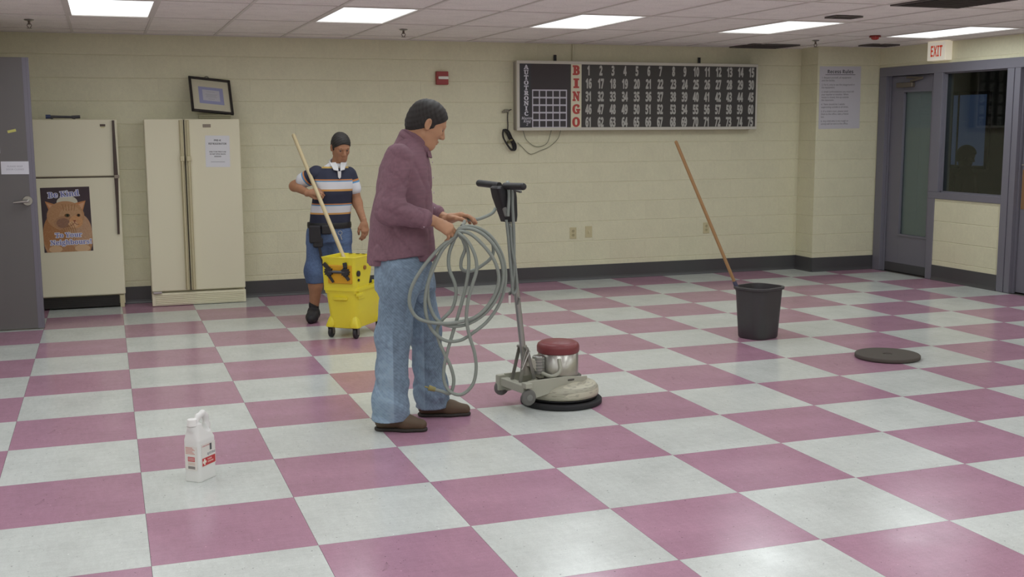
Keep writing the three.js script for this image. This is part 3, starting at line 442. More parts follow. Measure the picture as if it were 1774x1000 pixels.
{ // side-by-side model
  const t = thing('side_by_side_refrigerator', 'almond side-by-side refrigerator with a printed notice on its right door', 'refrigerator', [0, 0, 0]), x0 = .866, x1 = 1.69, z = -.32, gp = 1.205;
  mesh('body', rbb(x0 + .004, x1 - .004, .03, 1.66, Z0 + .004, z - .05, .006), M.almond, t);
  const a = mesh('door', rbb(x0, gp - .005, .133, 1.668, z - .05, z, .012, 3), M.almond, t), b = mesh('door', rbb(gp + .005, x1, .133, 1.668, z - .05, z, .012, 3), M.almond, t);
  mesh('door_gasket', bb(gp - .006, gp + .006, .135, 1.66, z - .05, z - .014), std(0x4d463c, .7), t);
  for (const [d, s] of [[a, -1], [b, 1]]) {
    const q = gp + s * .028;
    mesh('handle', [rbb(q - .016, q + .016, .14, 1.66, z, z + .012, .004), rbb(q - .008, q + .008, .14, 1.30, z + .010, z + .042, .006), rbb(q - .008, q + .008, 1.34, 1.655, z + .010, z + .026, .006), rbb(q - .019, q + .019, 1.295, 1.345, z + .008, z + .046, .008)], M.almondDark, d);
  }
  mesh('badge', rbb(1.367, 1.436, 1.594, 1.622, z, z + .004, .001, 1), std(0x8f8478, .35, { metalness: .4 }), b);
  mesh('kick_grille', [rbb(x0, x1, .004, .118, z - .03, z + .004, .005), ...[0, 1, 2, 3, 4, 5].map(i => rbb(x0 + .03, x1 - .02, .018 + i * .016, .026 + i * .016, z + .002, z + .010, .002, 1))], M.almond, t);
  mesh('hinge_cover', rbb(x0 + .01, x0 + .085, .118, .134, z - .01, z + .03, .005), std(0xbab2b4, .35, { metalness: .5 }), t);
  sheet('printed_notice', .213, .28, canvasTex(426, 560, (g, w, h) => { g.fillStyle = '#e4e4e8'; g.fillRect(0, 0, w, h); g.fillStyle = '#3f3d40'; g.textAlign = 'center'; g.font = 'bold 46px sans-serif'; g.fillText('PRE-K', w / 2, 100); g.fillText('REFRIGERATOR', w / 2, 160, w - 110); g.font = 'bold 32px sans-serif'; g.fillText('ONLY FOR PRE-K USE', w / 2, 300, w - 130); g.fillText('DO NOT OPEN UNLESS', w / 2, 340, w - 150); g.fillText('NEEDED', w / 2, 382); g.fillStyle = '#8a888c'; g.fillRect(90, 465, w - 180, 7); }), 'white printed notice taped to the side-by-side refrigerator', 'notice', [1.488, 1.38, z + .0012], 0, -.012);
  // framed certificate leaning against the wall on top
  const c = V(1.462, 1.878, -.455), e1 = V(.986, -.095, -.135).normalize(), e2 = V(.0, .80, -.60); e2.addScaledVector(e1, -e2.dot(e1)).normalize(); const e3 = e1.clone().cross(e2);
  const fr = thing('framed_certificate', 'black-framed certificate leaning back on the side-by-side refrigerator', 'picture frame'), pv = new THREE.Group();
  fr.position.copy(c); fr.setRotationFromMatrix(new THREE.Matrix4().makeBasis(e1, e2, e3));
  const w = .375, h = .39;
  mesh('frame', [rbb(-w / 2, w / 2, -h / 2, -h / 2 + .022, -.01, .01, .003), rbb(-w / 2, w / 2, h / 2 - .022, h / 2, -.01, .01, .003), rbb(-w / 2, -w / 2 + .022, -h / 2, h / 2, -.01, .01, .003), rbb(w / 2 - .022, w / 2, -h / 2, h / 2, -.01, .01, .003)], std(0x2c2928, .4), fr);
  mesh('backing', bb(-w / 2 + .005, w / 2 - .005, -h / 2 + .005, h / 2 - .005, -.009, -.004), std(0x6b6154, .8), fr);
  const tex = canvasTex(340, 352, (g, W, Hh) => { g.fillStyle = '#cfcab4'; g.fillRect(0, 0, W, Hh); g.fillStyle = '#9c9fc4'; g.fillRect(60, 80, 225, 190); g.fillStyle = '#c3c3cc'; g.fillRect(95, 112, 155, 122); g.fillStyle = '#a5a4ae'; for (const [y, q] of [[130, 70], [160, 110], [175, 90], [190, 100], [212, 60]]) g.fillRect(172 - q / 2, y, q, 4); });
  mesh('certificate', new THREE.PlaneGeometry(w - .04, h - .04).translate(0, 0, -.0035), std(0xffffff, .6, { map: tex }), fr);
  mesh('hanger', new THREE.TorusGeometry(.018, .004, 6, 16).translate(-.02, h / 2 + .006, -.004), std(0x8b8a80, .4, { metalness: .6 }), fr);
  const st = thing('frame_stand', 'low greenish wooden rest under the framed certificate', 'stand', [1.475, 1.669, -.345], -.05);
  mesh('rail', rb(.28, .026, .05, .005, 0, .014, -.015), std(0x8d8a6c, .6), st); mesh('lip', rb(.28, .014, .008, .003, 0, .030, .014), std(0x8d8a6c, .6), st);
}

// rounded-rectangle rings [y, w, d, r, cx, cz] joined into a skin, optionally capped at the first and last ring
function rings(rows, cap0 = true, cap1 = true, n = 6) {
  const N = 4 * (n + 1), pos = [], idx = [];
  for (const [y, w, d, r, cx = 0, cz = 0] of rows) for (let q = 0; q < 4; q++) for (let i = 0; i <= n; i++) {
    const a = (q + i / n) * Math.PI / 2, sx = q === 0 || q === 3 ? 1 : -1, sz = q < 2 ? 1 : -1, rr = Math.min(r, w / 2, d / 2);
    pos.push(cx + sx * (w / 2 - rr) + rr * Math.cos(a), y, cz + sz * (d / 2 - rr) + rr * Math.sin(a));
  }
  for (let k = 0; k < rows.length - 1; k++) for (let i = 0; i < N; i++) { const a = k * N + i, b = k * N + (i + 1) % N; idx.push(a, a + N, b, b, a + N, b + N); }
  const fan = (k, up) => { const c = pos.length / 3; pos.push(rows[k][4] || 0, rows[k][0], rows[k][5] || 0); for (let i = 0; i < N; i++) { const a = k * N + i, b = k * N + (i + 1) % N; up ? idx.push(c, b, a) : idx.push(c, a, b); } };
  if (cap0) fan(0, false); if (cap1) fan(rows.length - 1, true);
  let g = new THREE.BufferGeometry(); g.setAttribute('position', new THREE.Float32BufferAttribute(pos, 3)); g.setAttribute('uv', new THREE.Float32BufferAttribute(new Float32Array(pos.length / 3 * 2), 2)); g.setIndex(idx); g.computeVertexNormals();
  return toCreasedNormals(g, .7);
}

// ---------------------------------------------------------------- floor machine
{
  const t = thing('floor_machine', 'metal single-disc floor scrubbing machine with a red motor cap and upright handle', 'floor machine', [2.95, 0, 4.29], .2);
  const cream = std(0xaeae9f, .45), steel = std(0xa9aba6, .32, { metalness: .85 }), grey = std(0x7b7c78, .5), rubber = std(0x6a6965, .65), blk = std(0x262628, .5);
  mesh('scrubbing_pad', lathe([[0, .001], [.228, .001], [.236, .008], [.236, .026], [.228, .033], [0, .033]], 56), std(0x2b2b2d, .85), t);
  mesh('pad_driver', lathe([[0, .033], [.205, .033], [.21, .058], [0, .058]], 48), blk, t);
  const dirt = dataTex(256, (u, v) => { const a = vn(u * 6, v * 6, 6, 71), b = vn(u * 40, v * 40, 40, 72), k = 1 - (a > .55 ? .13 : 0) - (b > .7 ? .12 : 0); return [cl(196 * k), cl(192 * k), cl(172 * k)]; });
  mesh('deck', lathe([[.195, .05], [.214, .055], [.217, .072], [.214, .098], [.200, .116], [.16, .131], [.12, .146], [.0, .150]], 56), std(0xffffff, .5, { map: dirt }), t);
  mesh('motor_base', lathe([[0, .146], [.126, .146], [.133, .153], [.133, .163], [.122, .170], [0, .170]], 40).translate(-.02, 0, 0), std(0x56534d, .5), t);
  const mot = mesh('motor', lathe([[0, .168], [.114, .168], [.116, .172], [.116, .318], [0, .318]], 48).translate(-.022, 0, 0), std(0xb4b2aa, .3, { metalness: .8 }), t);
  mesh('motor_cap', lathe([[.118, .300], [.122, .306], [.123, .334], [.117, .350], [.10, .361], [.05, .367], [0, .368]], 48).translate(-.022, 0, 0), std(0x7d3a3c, .42), t);
  const capr = mesh('capacitor', [lathe([[0, .19], [.033, .19], [.035, .195], [.035, .288], [.03, .296], [0, .297]], 20).translate(-.168, 0, .02)], steel, t);
  mesh('capacitor_band', [0, 1, 2, 3, 4].map(i => new THREE.TorusGeometry(.0355, .003, 6, 20).rotateX(Math.PI / 2).translate(-.168, .21 + i * .017, .02)), grey, capr);
  mesh('cable_gland', tube([[-.165, .20, .05], [-.13, .185, .10], [-.09, .21, .12], [-.08, .28, .10]], .011, 20, 8), cream, t);
  for (const s of [1, -1]) {
    mesh('side_plate', extrude([[-.305, .180], [-.300, .085], [-.285, .078], [.02, .128], [.09, .150], [.09, .165], [-.06, .178]], .008, .002).translate(0, 0, s * .125 - .004), cream, t);
    const w = mesh('wheel', lathe([[0, -.016], [.030, -.016], [.041, -.013], [.045, -.006], [.045, .006], [.041, .013], [.030, .016], [0, .016]], 32).rotateX(Math.PI / 2).translate(-.315, .096, s * .148), rubber, t);
    mesh('wheel_hub', [lathe([[0, .019], [.016, .019], [.02, .014], [.02, -.014], [.016, -.019], [0, -.019]], 20).rotateX(Math.PI / 2).translate(-.315, .096, s * .148)], grey, w);
  }
  mesh('axle_yoke', [rbb(-.335, -.285, .112, .16, -.13, .13, .006), rbb(-.35, -.28, .085, .175, -.155, -.12, .005), rbb(-.345, -.30, .150, .18, .12, .17, .005)], cream, t);
  mesh('pole', rod([-.245, .215, 0], [-.352, 1.10, 0], .0175, .0165, 20), steel, t);
  mesh('pole_sleeve', rod([-.236, .19, 0], [-.258, .36, 0], .024, .021, 20), std(0xa8a69a, .4, { metalness: .5 }), t);
  mesh('pivot_bracket', [bar([-.305, .16, .045], [-.262, .355, .03], .02, .008), bar([-.305, .16, -.045], [-.262, .355, -.03], .02, .008), bar([-.255, .345, .04], [-.215, .17, .05], .018, .008), rod([-.262, .35, -.05], [-.262, .35, .05], .009)], std(0x8d8d86, .4, { metalness: .6 }), t);
  mesh('link_rod', [rod([-.305, .235, .062], [-.245, .335, .05], .004), rod([-.29, .25, .04], [-.26, .34, .04], .004)], M.chrome, t);
  mesh('neck_shroud', extrude([[-.235, .285], [-.205, .275], [-.15, .195], [-.145, .17], [-.165, .172], [-.215, .235], [-.245, .25]], .07, .006).translate(0, 0, -.035), std(0xb1aea0, .45), t);
  const head = mesh('handle_head', [rings([[1.065, .07, .075, .014, -.348, 0], [1.10, .085, .085, .016, -.353, 0], [1.20, .115, .10, .018, -.375, 0], [1.25, .12, .10, .02, -.385, 0], [1.262, .10, .085, .02, -.387, 0]])], blk, t);
  mesh('trigger', [bar([-.345, 1.24, .06], [-.36, 1.235, .15], .012, .012), bar([-.345, 1.24, -.06], [-.36, 1.235, -.15], .012, .012)], grey, head);
  for (const s of [1, -1]) mesh('grip', [rod([-.39, 1.262, s * .03], [-.40, 1.268, s * .235], .019, .0195, 18), new THREE.SphereGeometry(.0195, 14, 10).translate(-.40, 1.268, s * .235)], blk, t);
  mesh('strain_relief', rod([-.395, 1.15, .03], [-.40, 1.10, .06], .014, .009), grey, t);
  mesh('cord_hook', [bar([-.303, .69, 0], [-.36, .665, .02], .018, .012), rod([-.30, .60, .01], [-.30, .64, .03], .006)], grey, t);
  mesh('hook_tag', rb(.014, .05, .004, .001, -.375, .635, .05).rotateZ(0), std(0xd8d6cf, .6), t);
  const cm = std(0x8a918b, .5);
  mesh('wrapped_cord', [tube([[-.398, 1.10, .075], [-.385, 1.22, .065], [-.382, 1.278, .045], [-.372, 1.285, .03], [-.365, 1.24, .062], [-.366, 1.15, .07], [-.352, 1.02, .06], [-.345, .90, .05], [-.345, .78, .045], [-.352, .69, .04], [-.335, .66, .03]], .0085, 70), tube([[-.40, 1.08, .06], [-.385, .98, .055], [-.372, .86, .05], [-.36, .74, .05], [-.35, .67, .045], [-.33, .68, .045], [-.335, .80, .05], [-.36, .92, .052], [-.37, 1.04, .055]], .008, 70), tube([[-.375, 1.06, .05], [-.352, .92, .03], [-.328, .78, .03], [-.318, .69, .03]], .008, 40)], cm, t);
}

// ---------------------------------------------------------------- coiled cable held by the standing worker (his local frame)
const P1 = [2.06, 0, 4.45], T1 = -.265;
{
  const t = thing('power_cable', 'long grey power cable coiled in loops and held by the plum-shirted worker', 'cable', P1, T1), cm = std(0x8b928a, .48);
  const L = {
  a: [[0.223, 1.061, 0.2], [0.285, 1.064, 0.21], [0.352, 1.028, 0.22], [0.42, 0.937, 0.21], [0.444, 0.825, 0.2], [0.414, 0.711, 0.2], [0.344, 0.621, 0.2], [0.253, 0.57, 0.21], [0.166, 0.564, 0.22], [0.104, 0.592, 0.22], [0.067, 0.656, 0.22], [0.053, 0.731, 0.22], [0.06, 0.806, 0.22], [0.097, 0.906, 0.21], [0.154, 0.984, 0.2], [0.202, 1.025, 0.2]],
  b: [[0.221, 1.066, 0.19], [0.277, 1.077, 0.19], [0.367, 1.036, 0.17], [0.436, 0.935, 0.16], [0.459, 0.808, 0.16], [0.434, 0.688, 0.17], [0.363, 0.581, 0.18], [0.293, 0.526, 0.19], [0.217, 0.484, 0.2], [0.139, 0.487, 0.21], [0.071, 0.548, 0.22], [0.04, 0.652, 0.23], [0.048, 0.763, 0.23], [0.088, 0.874, 0.22], [0.142, 0.974, 0.21], [0.196, 1.023, 0.2]],
  c: [[0.214, 1.05, 0.21], [0.267, 1.044, 0.22], [0.342, 0.98, 0.235], [0.401, 0.892, 0.23], [0.419, 0.795, 0.22], [0.383, 0.695, 0.21], [0.304, 0.613, 0.22], [0.178, 0.581, 0.23], [0.054, 0.591, 0.24], [-0.005, 0.616, 0.24], [-0.039, 0.676, 0.24], [-0.035, 0.751, 0.24], [0.005, 0.836, 0.24], [0.067, 0.917, 0.225], [0.136, 0.986, 0.215], [0.196, 1.026, 0.205]],
  d: [[0.216, 1.042, 0.22], [0.254, 1.013, 0.23], [0.294, 0.939, 0.24], [0.305, 0.862, 0.24], [0.281, 0.776, 0.24], [0.259, 0.695, 0.24], [0.25, 0.604, 0.235], [0.264, 0.516, 0.23], [0.29, 0.424, 0.23], [0.298, 0.334, 0.225], [0.277, 0.248, 0.22], [0.219, 0.2, 0.22], [0.163, 0.214, 0.21], [0.133, 0.265, 0.2], [0.131, 0.332, 0.2], [0.153, 0.433, 0.2], [0.191, 0.561, 0.205], [0.228, 0.685, 0.21], [0.253, 0.787, 0.21], [0.266, 0.892, 0.21], [0.255, 0.98, 0.2], [0.22, 1.031, 0.2]],
  e: [[0.233, 1.071, 0.18], [0.323, 1.055, 0.15], [0.39, 0.992, 0.13], [0.393, 0.916, 0.12], [0.347, 0.872, 0.13], [0.276, 0.839, 0.15], [0.231, 0.854, 0.17], [0.228, 0.898, 0.18], [0.249, 0.964, 0.19], [0.232, 1.025, 0.2]],
  f: [[0.196, 1.019, 0.19], [0.166, 0.935, 0.19], [0.165, 0.861, 0.19], [0.194, 0.779, 0.19], [0.199, 0.725, 0.19], [0.177, 0.647, 0.19], [0.122, 0.589, 0.2], [0.098, 0.54, 0.2], [0.109, 0.479, 0.2], [0.132, 0.421, 0.2], [0.167, 0.344, 0.2], [0.182, 0.263, 0.195], [0.16, 0.2, 0.19], [0.118, 0.213, 0.19], [0.079, 0.224, 0.19]],
  lead: [[0.234, 1.074, 0.15], [0.25, 1.08, 0.03], [0.262, 1.086, -0.07], [0.290, 1.088, -0.1], [0.329, 1.089, -0.11], [0.384, 1.105, -0.14], [0.415, 1.12, -0.17], [0.43, 1.14, -0.19]] };
  const g = []; for (const k in L) g.push(tube(L[k], .0092, L[k].length * 7, 8, 'abcde'.includes(k)));
  mesh('cord', g, cm, t);
  mesh('plug', [rod([.085, .223, .19], [.05, .234, .19], .012, .015), rod([.05, .234, .195], [.03, .24, .195], .003), rod([.05, .234, .183], [.03, .24, .183], .003)], std(0x8c8350, .5), t);
}

// ---------------------------------------------------------------- yellow mop bucket with side-press wringer
const PB = [2.295, 0, 1.665], TB = -.694;     // local +x along the wringer front, +z towards the viewer's left front
{
  const t = thing('mop_bucket', 'yellow wheeled mop bucket with a press wringer behind the plum-shirted worker', 'mop bucket', PB, TB);
  const y = std(0xeddd3a, .38), blk = std(0x2a292c, .5), orange = std(0xd9a021, .45);
  const body = mesh('tank', [rings([[.075, .20, .40, .05, 0, .0], [.08, .22, .42, .05, 0, .0], [.20, .245, .45, .05, 0, -.005], [.365, .275, .49, .05, 0, -.01], [.368, .30, .515, .05, 0, -.01], [.392, .30, .515, .05, 0, -.01], [.392, .27, .485, .05, 0, -.01], [.365, .25, .465, .05, 0, -.01], [.10, .20, .40, .04, 0, 0], [.095, .19, .39, .04, 0, 0]], true, true)], y, t);
  mesh('pour_lip', rings([[.29, .10, .02, .01, 0, .225], [.30, .12, .035, .012, 0, .232], [.318, .12, .035, .012, 0, .235]]), y, body);
  for (const [sx, sz] of [[1, 1], [-1, 1], [1, -1], [-1, -1]]) {
    mesh('wheel_pod', rings([[.084, .07, .07, .02, sx * .105, sz * .19], [.10, .075, .075, .02, sx * .10, sz * .19], [.15, .05, .06, .02, sx * .095, sz * .185], [.19, .02, .03, .01, sx * .09, sz * .18]]), y, body);
    const c = mesh('caster', [rod([sx * .105, .078, sz * .19], [sx * .105, .09, sz * .19], .02), rbb(sx * .105 - .022, sx * .105 + .022, .076, .082, sz * .19 - .02, sz * .19 + .02, .002, 1), rbb(sx * .105 - .022, sx * .105 - .018, .03, .08, sz * .19 - .016, sz * .19 + .016, .002, 1), rbb(sx * .105 + .018, sx * .105 + .022, .03, .08, sz * .19 - .016, sz * .19 + .016, .002, 1)], std(0x77756f, .4, { metalness: .5 }), t);
    mesh('caster_wheel', lathe([[0, -.014], [.032, -.014], [.040, -.008], [.040, .008], [.032, .014], [0, .014]], 24).rotateZ(Math.PI / 2).translate(sx * .105, .040, sz * .19), blk, c);
  }
  // wringer: open hopper, sloping front cheek, gears and presses
  const wr = mesh('wringer', [
    rings([[.345, .262, .20, .02, 0, .135], [.395, .272, .235, .02, 0, .13], [.50, .276, .28, .02, 0, .115], [.598, .276, .30, .02, 0, .105], [.622, .292, .316, .02, 0, .105], [.622, .250, .274, .02, 0, .105], [.50, .240, .24, .02, 0, .115], [.42, .22, .19, .02, 0, .12]], true, true)], y, t);
  mesh('press_plate', [rbb(-.11, .11, .43, .60, .03, .042, .004), rbb(-.11, .11, .43, .60, .15, .162, .004)], y, wr);
  mesh('front_recess', rbb(-.085, .115, .425, .565, .24, .264, .008), orange, wr);
  const gear = (x, yy, z, r) => { const s = [], n = 10; for (let i = 0; i < n * 4; i++) { const a = i / (n * 4) * Math.PI * 2, q = (i % 4 < 2) ? r : r * .8; s.push([q * Math.cos(a), q * Math.sin(a)]); } return extrude(s, .022, .001).rotateY(Math.PI / 2 * 0).translate(x, yy, z); };
  mesh('gear', [gear(-.07, .515, .262, .034)], blk, wr); mesh('gear', [gear(.07, .515, .262, .034)], blk, wr);
  mesh('gear_rack', [bar([-.075, .54, .27], [-.115, .575, .265], .03, .02), bar([-.075, .49, .27], [-.035, .435, .265], .02, .018), bar([.07, .545, .27], [.06, .585, .262], .03, .02), bar([.07, .49, .27], [.095, .455, .265], .025, .018)], blk, wr);
  mesh('spindle', rod([-.07, .515, .275], [.07, .515, .275], .011), std(0x55555a, .35, { metalness: .6 }), wr);
  mesh('pivot_bolt', [rod([.138, .50, .205], [.150, .50, .205], .022), rod([.138, .45, .20], [.147, .45, .20], .010)], blk, wr); mesh('pivot_bolt', rod([.138, .535, .10], [.149, .535, .10], .016), std(0x9a6a3c, .5), wr);
  mesh('rim_slot', [-.06, .0, .05].map((x, i) => bb(x, x + .03, .6215, .6232, -.04, -.025)), std(0x55500e, .6), wr);
  mesh('side_rib', [rbb(.130, .152, .325, .352, .15, .23, .006), rbb(.128, .142, .30, .43, .10, .20, .006)], y, wr);
  mesh('tank_bracket', [rbb(.02, .10, .392, .44, -.10, -.04, .006)], blk, t);
}
// ---------------------------------------------------------------- black bucket, its mop, spare pad, jug
{
  const t = thing('trash_bucket', 'black plastic bucket standing alone on the checkered floor', 'bucket', [5.115, 0, 2.905], .35), m = std(0x3f3c3e, .5);
  mesh('shell', rings([[.004, .22, .20, .06], [.0, .25, .23, .075], [.012, .268, .248, .085], [.19, .290, .268, .09], [.368, .312, .288, .095], [.372, .336, .312, .10], [.386, .340, .316, .10], [.390, .334, .310, .10], [.390, .304, .280, .09], [.36, .296, .272, .088], [.02, .252, .232, .075], [.014, .22, .20, .06]], true, true, 10), m, t);
}
{
  const t = thing('leaning_mop', 'mop with a tan wooden handle leaning in the black bucket', 'mop');
  const wood = std(0xb48a5a, .55, { map: dataTex(128, (u, v) => { const k = 1 + (vn(u * 60, v * 2, 120, 81) - .5) * .25; return [cl(225 * k), cl(225 * k), cl(225 * k)]; }) });
  const A = [5.066, .11, 2.892], Bt = [4.566, 1.47, 2.583], at = k => A.map((a, i) => lerp(a, Bt[i], k));
  mesh('handle', [rod(at(.0), at(.997), .0125, .0125, 16), new THREE.SphereGeometry(.0125, 14, 8).translate(...at(.997))], wood, t);
  mesh('ferrule', rod(at(.18), at(.23), .0165, .015, 16), std(0x44445c, .5), t);
  const g = []; for (let i = 0; i < 26; i++) { const a = rnd() * 6.28, r = .02 + rnd() * .055, c = [5.10, 2.90]; g.push(tube([at(.02), [c[0] + Math.cos(a) * r * .5, .10, c[1] + Math.sin(a) * r * .5], [c[0] + Math.cos(a) * r, .06, c[1] + Math.sin(a) * r], [c[0] + Math.cos(a + .5) * r * 1.1, .028, c[1] + Math.sin(a + .5) * r * 1.1]], .006, 10, 5)); }
  mesh('mop_yarn', g, std(0xa9a595, .9), t);
}
{
  const t = thing('scrubbing_disc', 'flat round dark floor pad lying alone on the floor at right', 'floor pad', [5.525, 0, 3.90]);
  mesh('disc', lathe([[.03, .002], [.210, .002], [.217, .008], [.217, .024], [.211, .030], [.036, .030], [.030, .026], [.03, .002]], 64), std(0x544e48, .9), t);
  mesh('hub_plug', lathe([[0, .004], [.03, .004], [.03, .022], [.024, .025], [0, .024]], 28), std(0x453f3b, .9), t);
}
{
  const t = thing('cleaner_jug', 'white plastic cleaner jug with a red label on the floor in front', 'jug', [.865, 0, 5.065], .85), m = std(0xe9e9e6, .4);
  const base = (x, y, z) => { const ky = y < .19 ? 1 : lerp(1, .55, Math.min(1, (y - .19) / .075)), w = .064 * (y < .19 ? 1 : lerp(1, .62, Math.min(1, (y - .19) / .08))), d = .044 * ky, cx = y < .19 ? 0 : -.016 * Math.min(1, (y - .19) / .08); const r = .02, qx = Math.abs(x - cx) - w + r, qz = Math.abs(z) - d + r, qy = Math.abs(y - .131) - .131 + .012; return (Math.hypot(Math.max(qx, 0), Math.max(qz, 0)) + Math.min(Math.max(qx, qz), 0) - r) * .8 > qy - .012 ? Math.max((Math.hypot(Math.max(qx, 0), Math.max(qz, 0)) + Math.min(Math.max(qx, qz), 0) - r), qy - .012) : qy - .012; };
  const han = chain([[-.03, .262, 0, .013], [-.004, .288, 0, .013], [.030, .298, 0, .013], [.048, .282, 0, .014], [.056, .24, 0, .016], [.054, .20, 0, .02]], .01), neck = cap([-.046, .245, 0], [-.046, .268, 0], .020, .018);
  const hole = uni(.01, cap([.012, .252, -.06], [.012, .252, .06], .022, .022), cap([.026, .236, -.06], [.026, .236, .06], .018, .018));
  const f = (x, y, z) => { let d = Math.max(base(x, y, z), -hole(x, y, z)); d = smin(d, han(x, y, z), .012); return smin(d, neck(x, y, z), .012); };
  mesh('bottle', nets(f, [-.09, -.01, -.07], [.09, .33, .07], .0035), m, t);
  mesh('cap', lathe([[0, .288], [.019, .288], [.0215, .285], [.022, .262], [.024, .260], [.024, .255], [0, .255]], 28).translate(-.046, 0, 0), std(0xf2f1ee, .35), t);
  const front = canvasTex(256, 256, (g, w, h) => { g.fillStyle = '#e3e0da'; g.fillRect(0, 0, w, h); g.fillStyle = '#b33b3c'; g.font = 'bold 22px sans-serif'; g.fillText('CONCENTRATE', 14, 30); g.fillStyle = '#4a4a4e'; g.fillRect(152, 14, 36, 74); g.fillStyle = '#6d6d7c'; g.font = 'italic bold 44px sans-serif'; g.fillText('optima', 96, 134); g.fillStyle = '#c2383c'; g.fillRect(6, 156, 244, 88); g.fillStyle = '#efe6d8'; g.fillRect(36, 168, 26, 66); g.fillRect(16, 188, 66, 26); g.font = 'bold 24px sans-serif'; g.fillText('FLOOR', 104, 190); g.fillText('STRIPPER', 104, 220); });
  const side = canvasTex(192, 256, (g, w, h) => { g.fillStyle = '#e6e2dc'; g.fillRect(0, 0, w, h); g.fillStyle = '#d08a80'; for (let i = 0; i < 6; i++) g.fillRect(14, 10 + i * 13, 110 + (i % 3) * 18, 7); g.fillStyle = '#c24a4c'; g.fillRect(46, 112, 110, 50); g.fillStyle = '#efe0dc'; g.fillRect(54, 122, 94, 4); g.fillRect(54, 134, 94, 4); g.fillRect(54, 146, 94, 4); g.fillStyle = '#cfae9a'; for (let i = 0; i < 3; i++) g.fillRect(46, 174 + i * 11, 112, 5); g.fillStyle = '#8b8582'; g.fillRect(46, 212, 110, 30); });
  mesh('front_label', new THREE.BoxGeometry(.10, .105, .0008).translate(.004, .118, .0447), std(0xffffff, .55, { map: front }), t);
  mesh('side_label', new THREE.BoxGeometry(.066, .11, .0008).rotateY(-Math.PI / 2).translate(-.0647, .110, 0), std(0xffffff, .55, { map: side }), t);
}

// ---------------------------------------------------------------- people
const skinTex = dataTex(128, (u, v) => { const k = 1 + (vn(u * 12, v * 12, 12, 91) - .5) * .08 + (vn(u * 60, v * 60, 60, 92) - .5) * .05; return [cl(255 * k * .96), cl(255 * k * .96), cl(255 * k * .96)]; });
const skin1 = phys(0xc0916f, .55, { map: skinTex }), skin2 = phys(0xb07f60, .55, { map: skinTex }), hairM = std(0x2a2624, .75);
const clothTex = dataTex(256, (u, v) => { const k = 1 + (vn(u * 5, v * 5, 5, 101) - .5) * .10 + (vn(u * 120, v * 120, 120, 102) - .5) * .10; return [cl(240 * k), cl(240 * k), cl(240 * k)]; });
const denimTex = dataTex(256, (u, v) => { const w = vn(u * 5, v * 3, 15, 111), k = 1 + (w - .5) * .30 + (vn(u * 100, v * 100, 100, 112) - .5) * .16 + (((u * 128 + v * 128) | 0) % 2 ? .03 : -.03); return [cl(222 * k), cl(226 * k), cl(232 * k)]; });
const add = (a, b, k = 1) => [a[0] + b[0] * k, a[1] + b[1] * k, a[2] + b[2] * k];
const nrm = a => { const l = Math.hypot(...a); return a.map(v => v / l); }, cross = (a, b) => [a[1] * b[2] - a[2] * b[1], a[2] * b[0] - a[0] * b[2], a[0] * b[1] - a[1] * b[0]];
// a hand: wrist, pointing direction, back-of-hand normal, thumb side (+1/-1 of fwd x up), curl per phalanx
function handField(W, fwd, up, side, curl, k = 1) {
  fwd = nrm(fwd); const sd = nrm(cross(fwd, up)); up = cross(sd, fwd);
  const at = (a, b, c) => add(add(add(W, fwd, a * k), sd, b * k * side), up, c * k);
  const parts = [cap(at(-.02, 0, 0), at(.02, 0, 0), .026 * k, .027 * k), cap(at(.02, .012, 0), at(.078, .026, .002), .019 * k, .0165 * k), cap(at(.02, 0, 0), at(.082, .008, .004), .019 * k, .0165 * k), cap(at(.02, -.008, 0), at(.078, -.011, .003), .018 * k, .0155 * k), cap(at(.02, -.014, 0), at(.070, -.028, 0), .017 * k, .014 * k)];
  const fs = [[.080, .028, .027, .023, .020, .0092], [.085, .0095, .030, .026, .021, .0095], [.080, -.010, .028, .024, .020, .0092], [.070, -.028, .022, .018, .017, .0082]];
  const fingers = fs.map(([a, b, l1, l2, l3, r], i) => { let p = [a, b, .002], an = curl * (.75 + i * .06); const pts = [[...at(...p), r * 1.1 * k]]; for (const l of [l1 * 1.25, l2 * 1.15, l3]) { p = [p[0] + Math.cos(an) * l, p[1] + b * .06, p[2] - Math.sin(an) * l]; pts.push([...at(...p), r * k]); an += curl; } return chain(pts, .004); });
  const thumb = chain([[...at(.018, .022, -.006), .016 * k], [...at(.050, .046, -.016), .0125 * k], [...at(.078, .050, -.026), .0108 * k], [...at(.100, .042, -.034 - .01 * curl), .0095 * k]], .006);
  const palm = uni(.014, ...parts);
  return (x, y, z) => { let d = palm(x, y, z); for (const q of fingers) d = smin(d, q(x, y, z), .006); return smin(d, thumb(x, y, z), .009); };
}
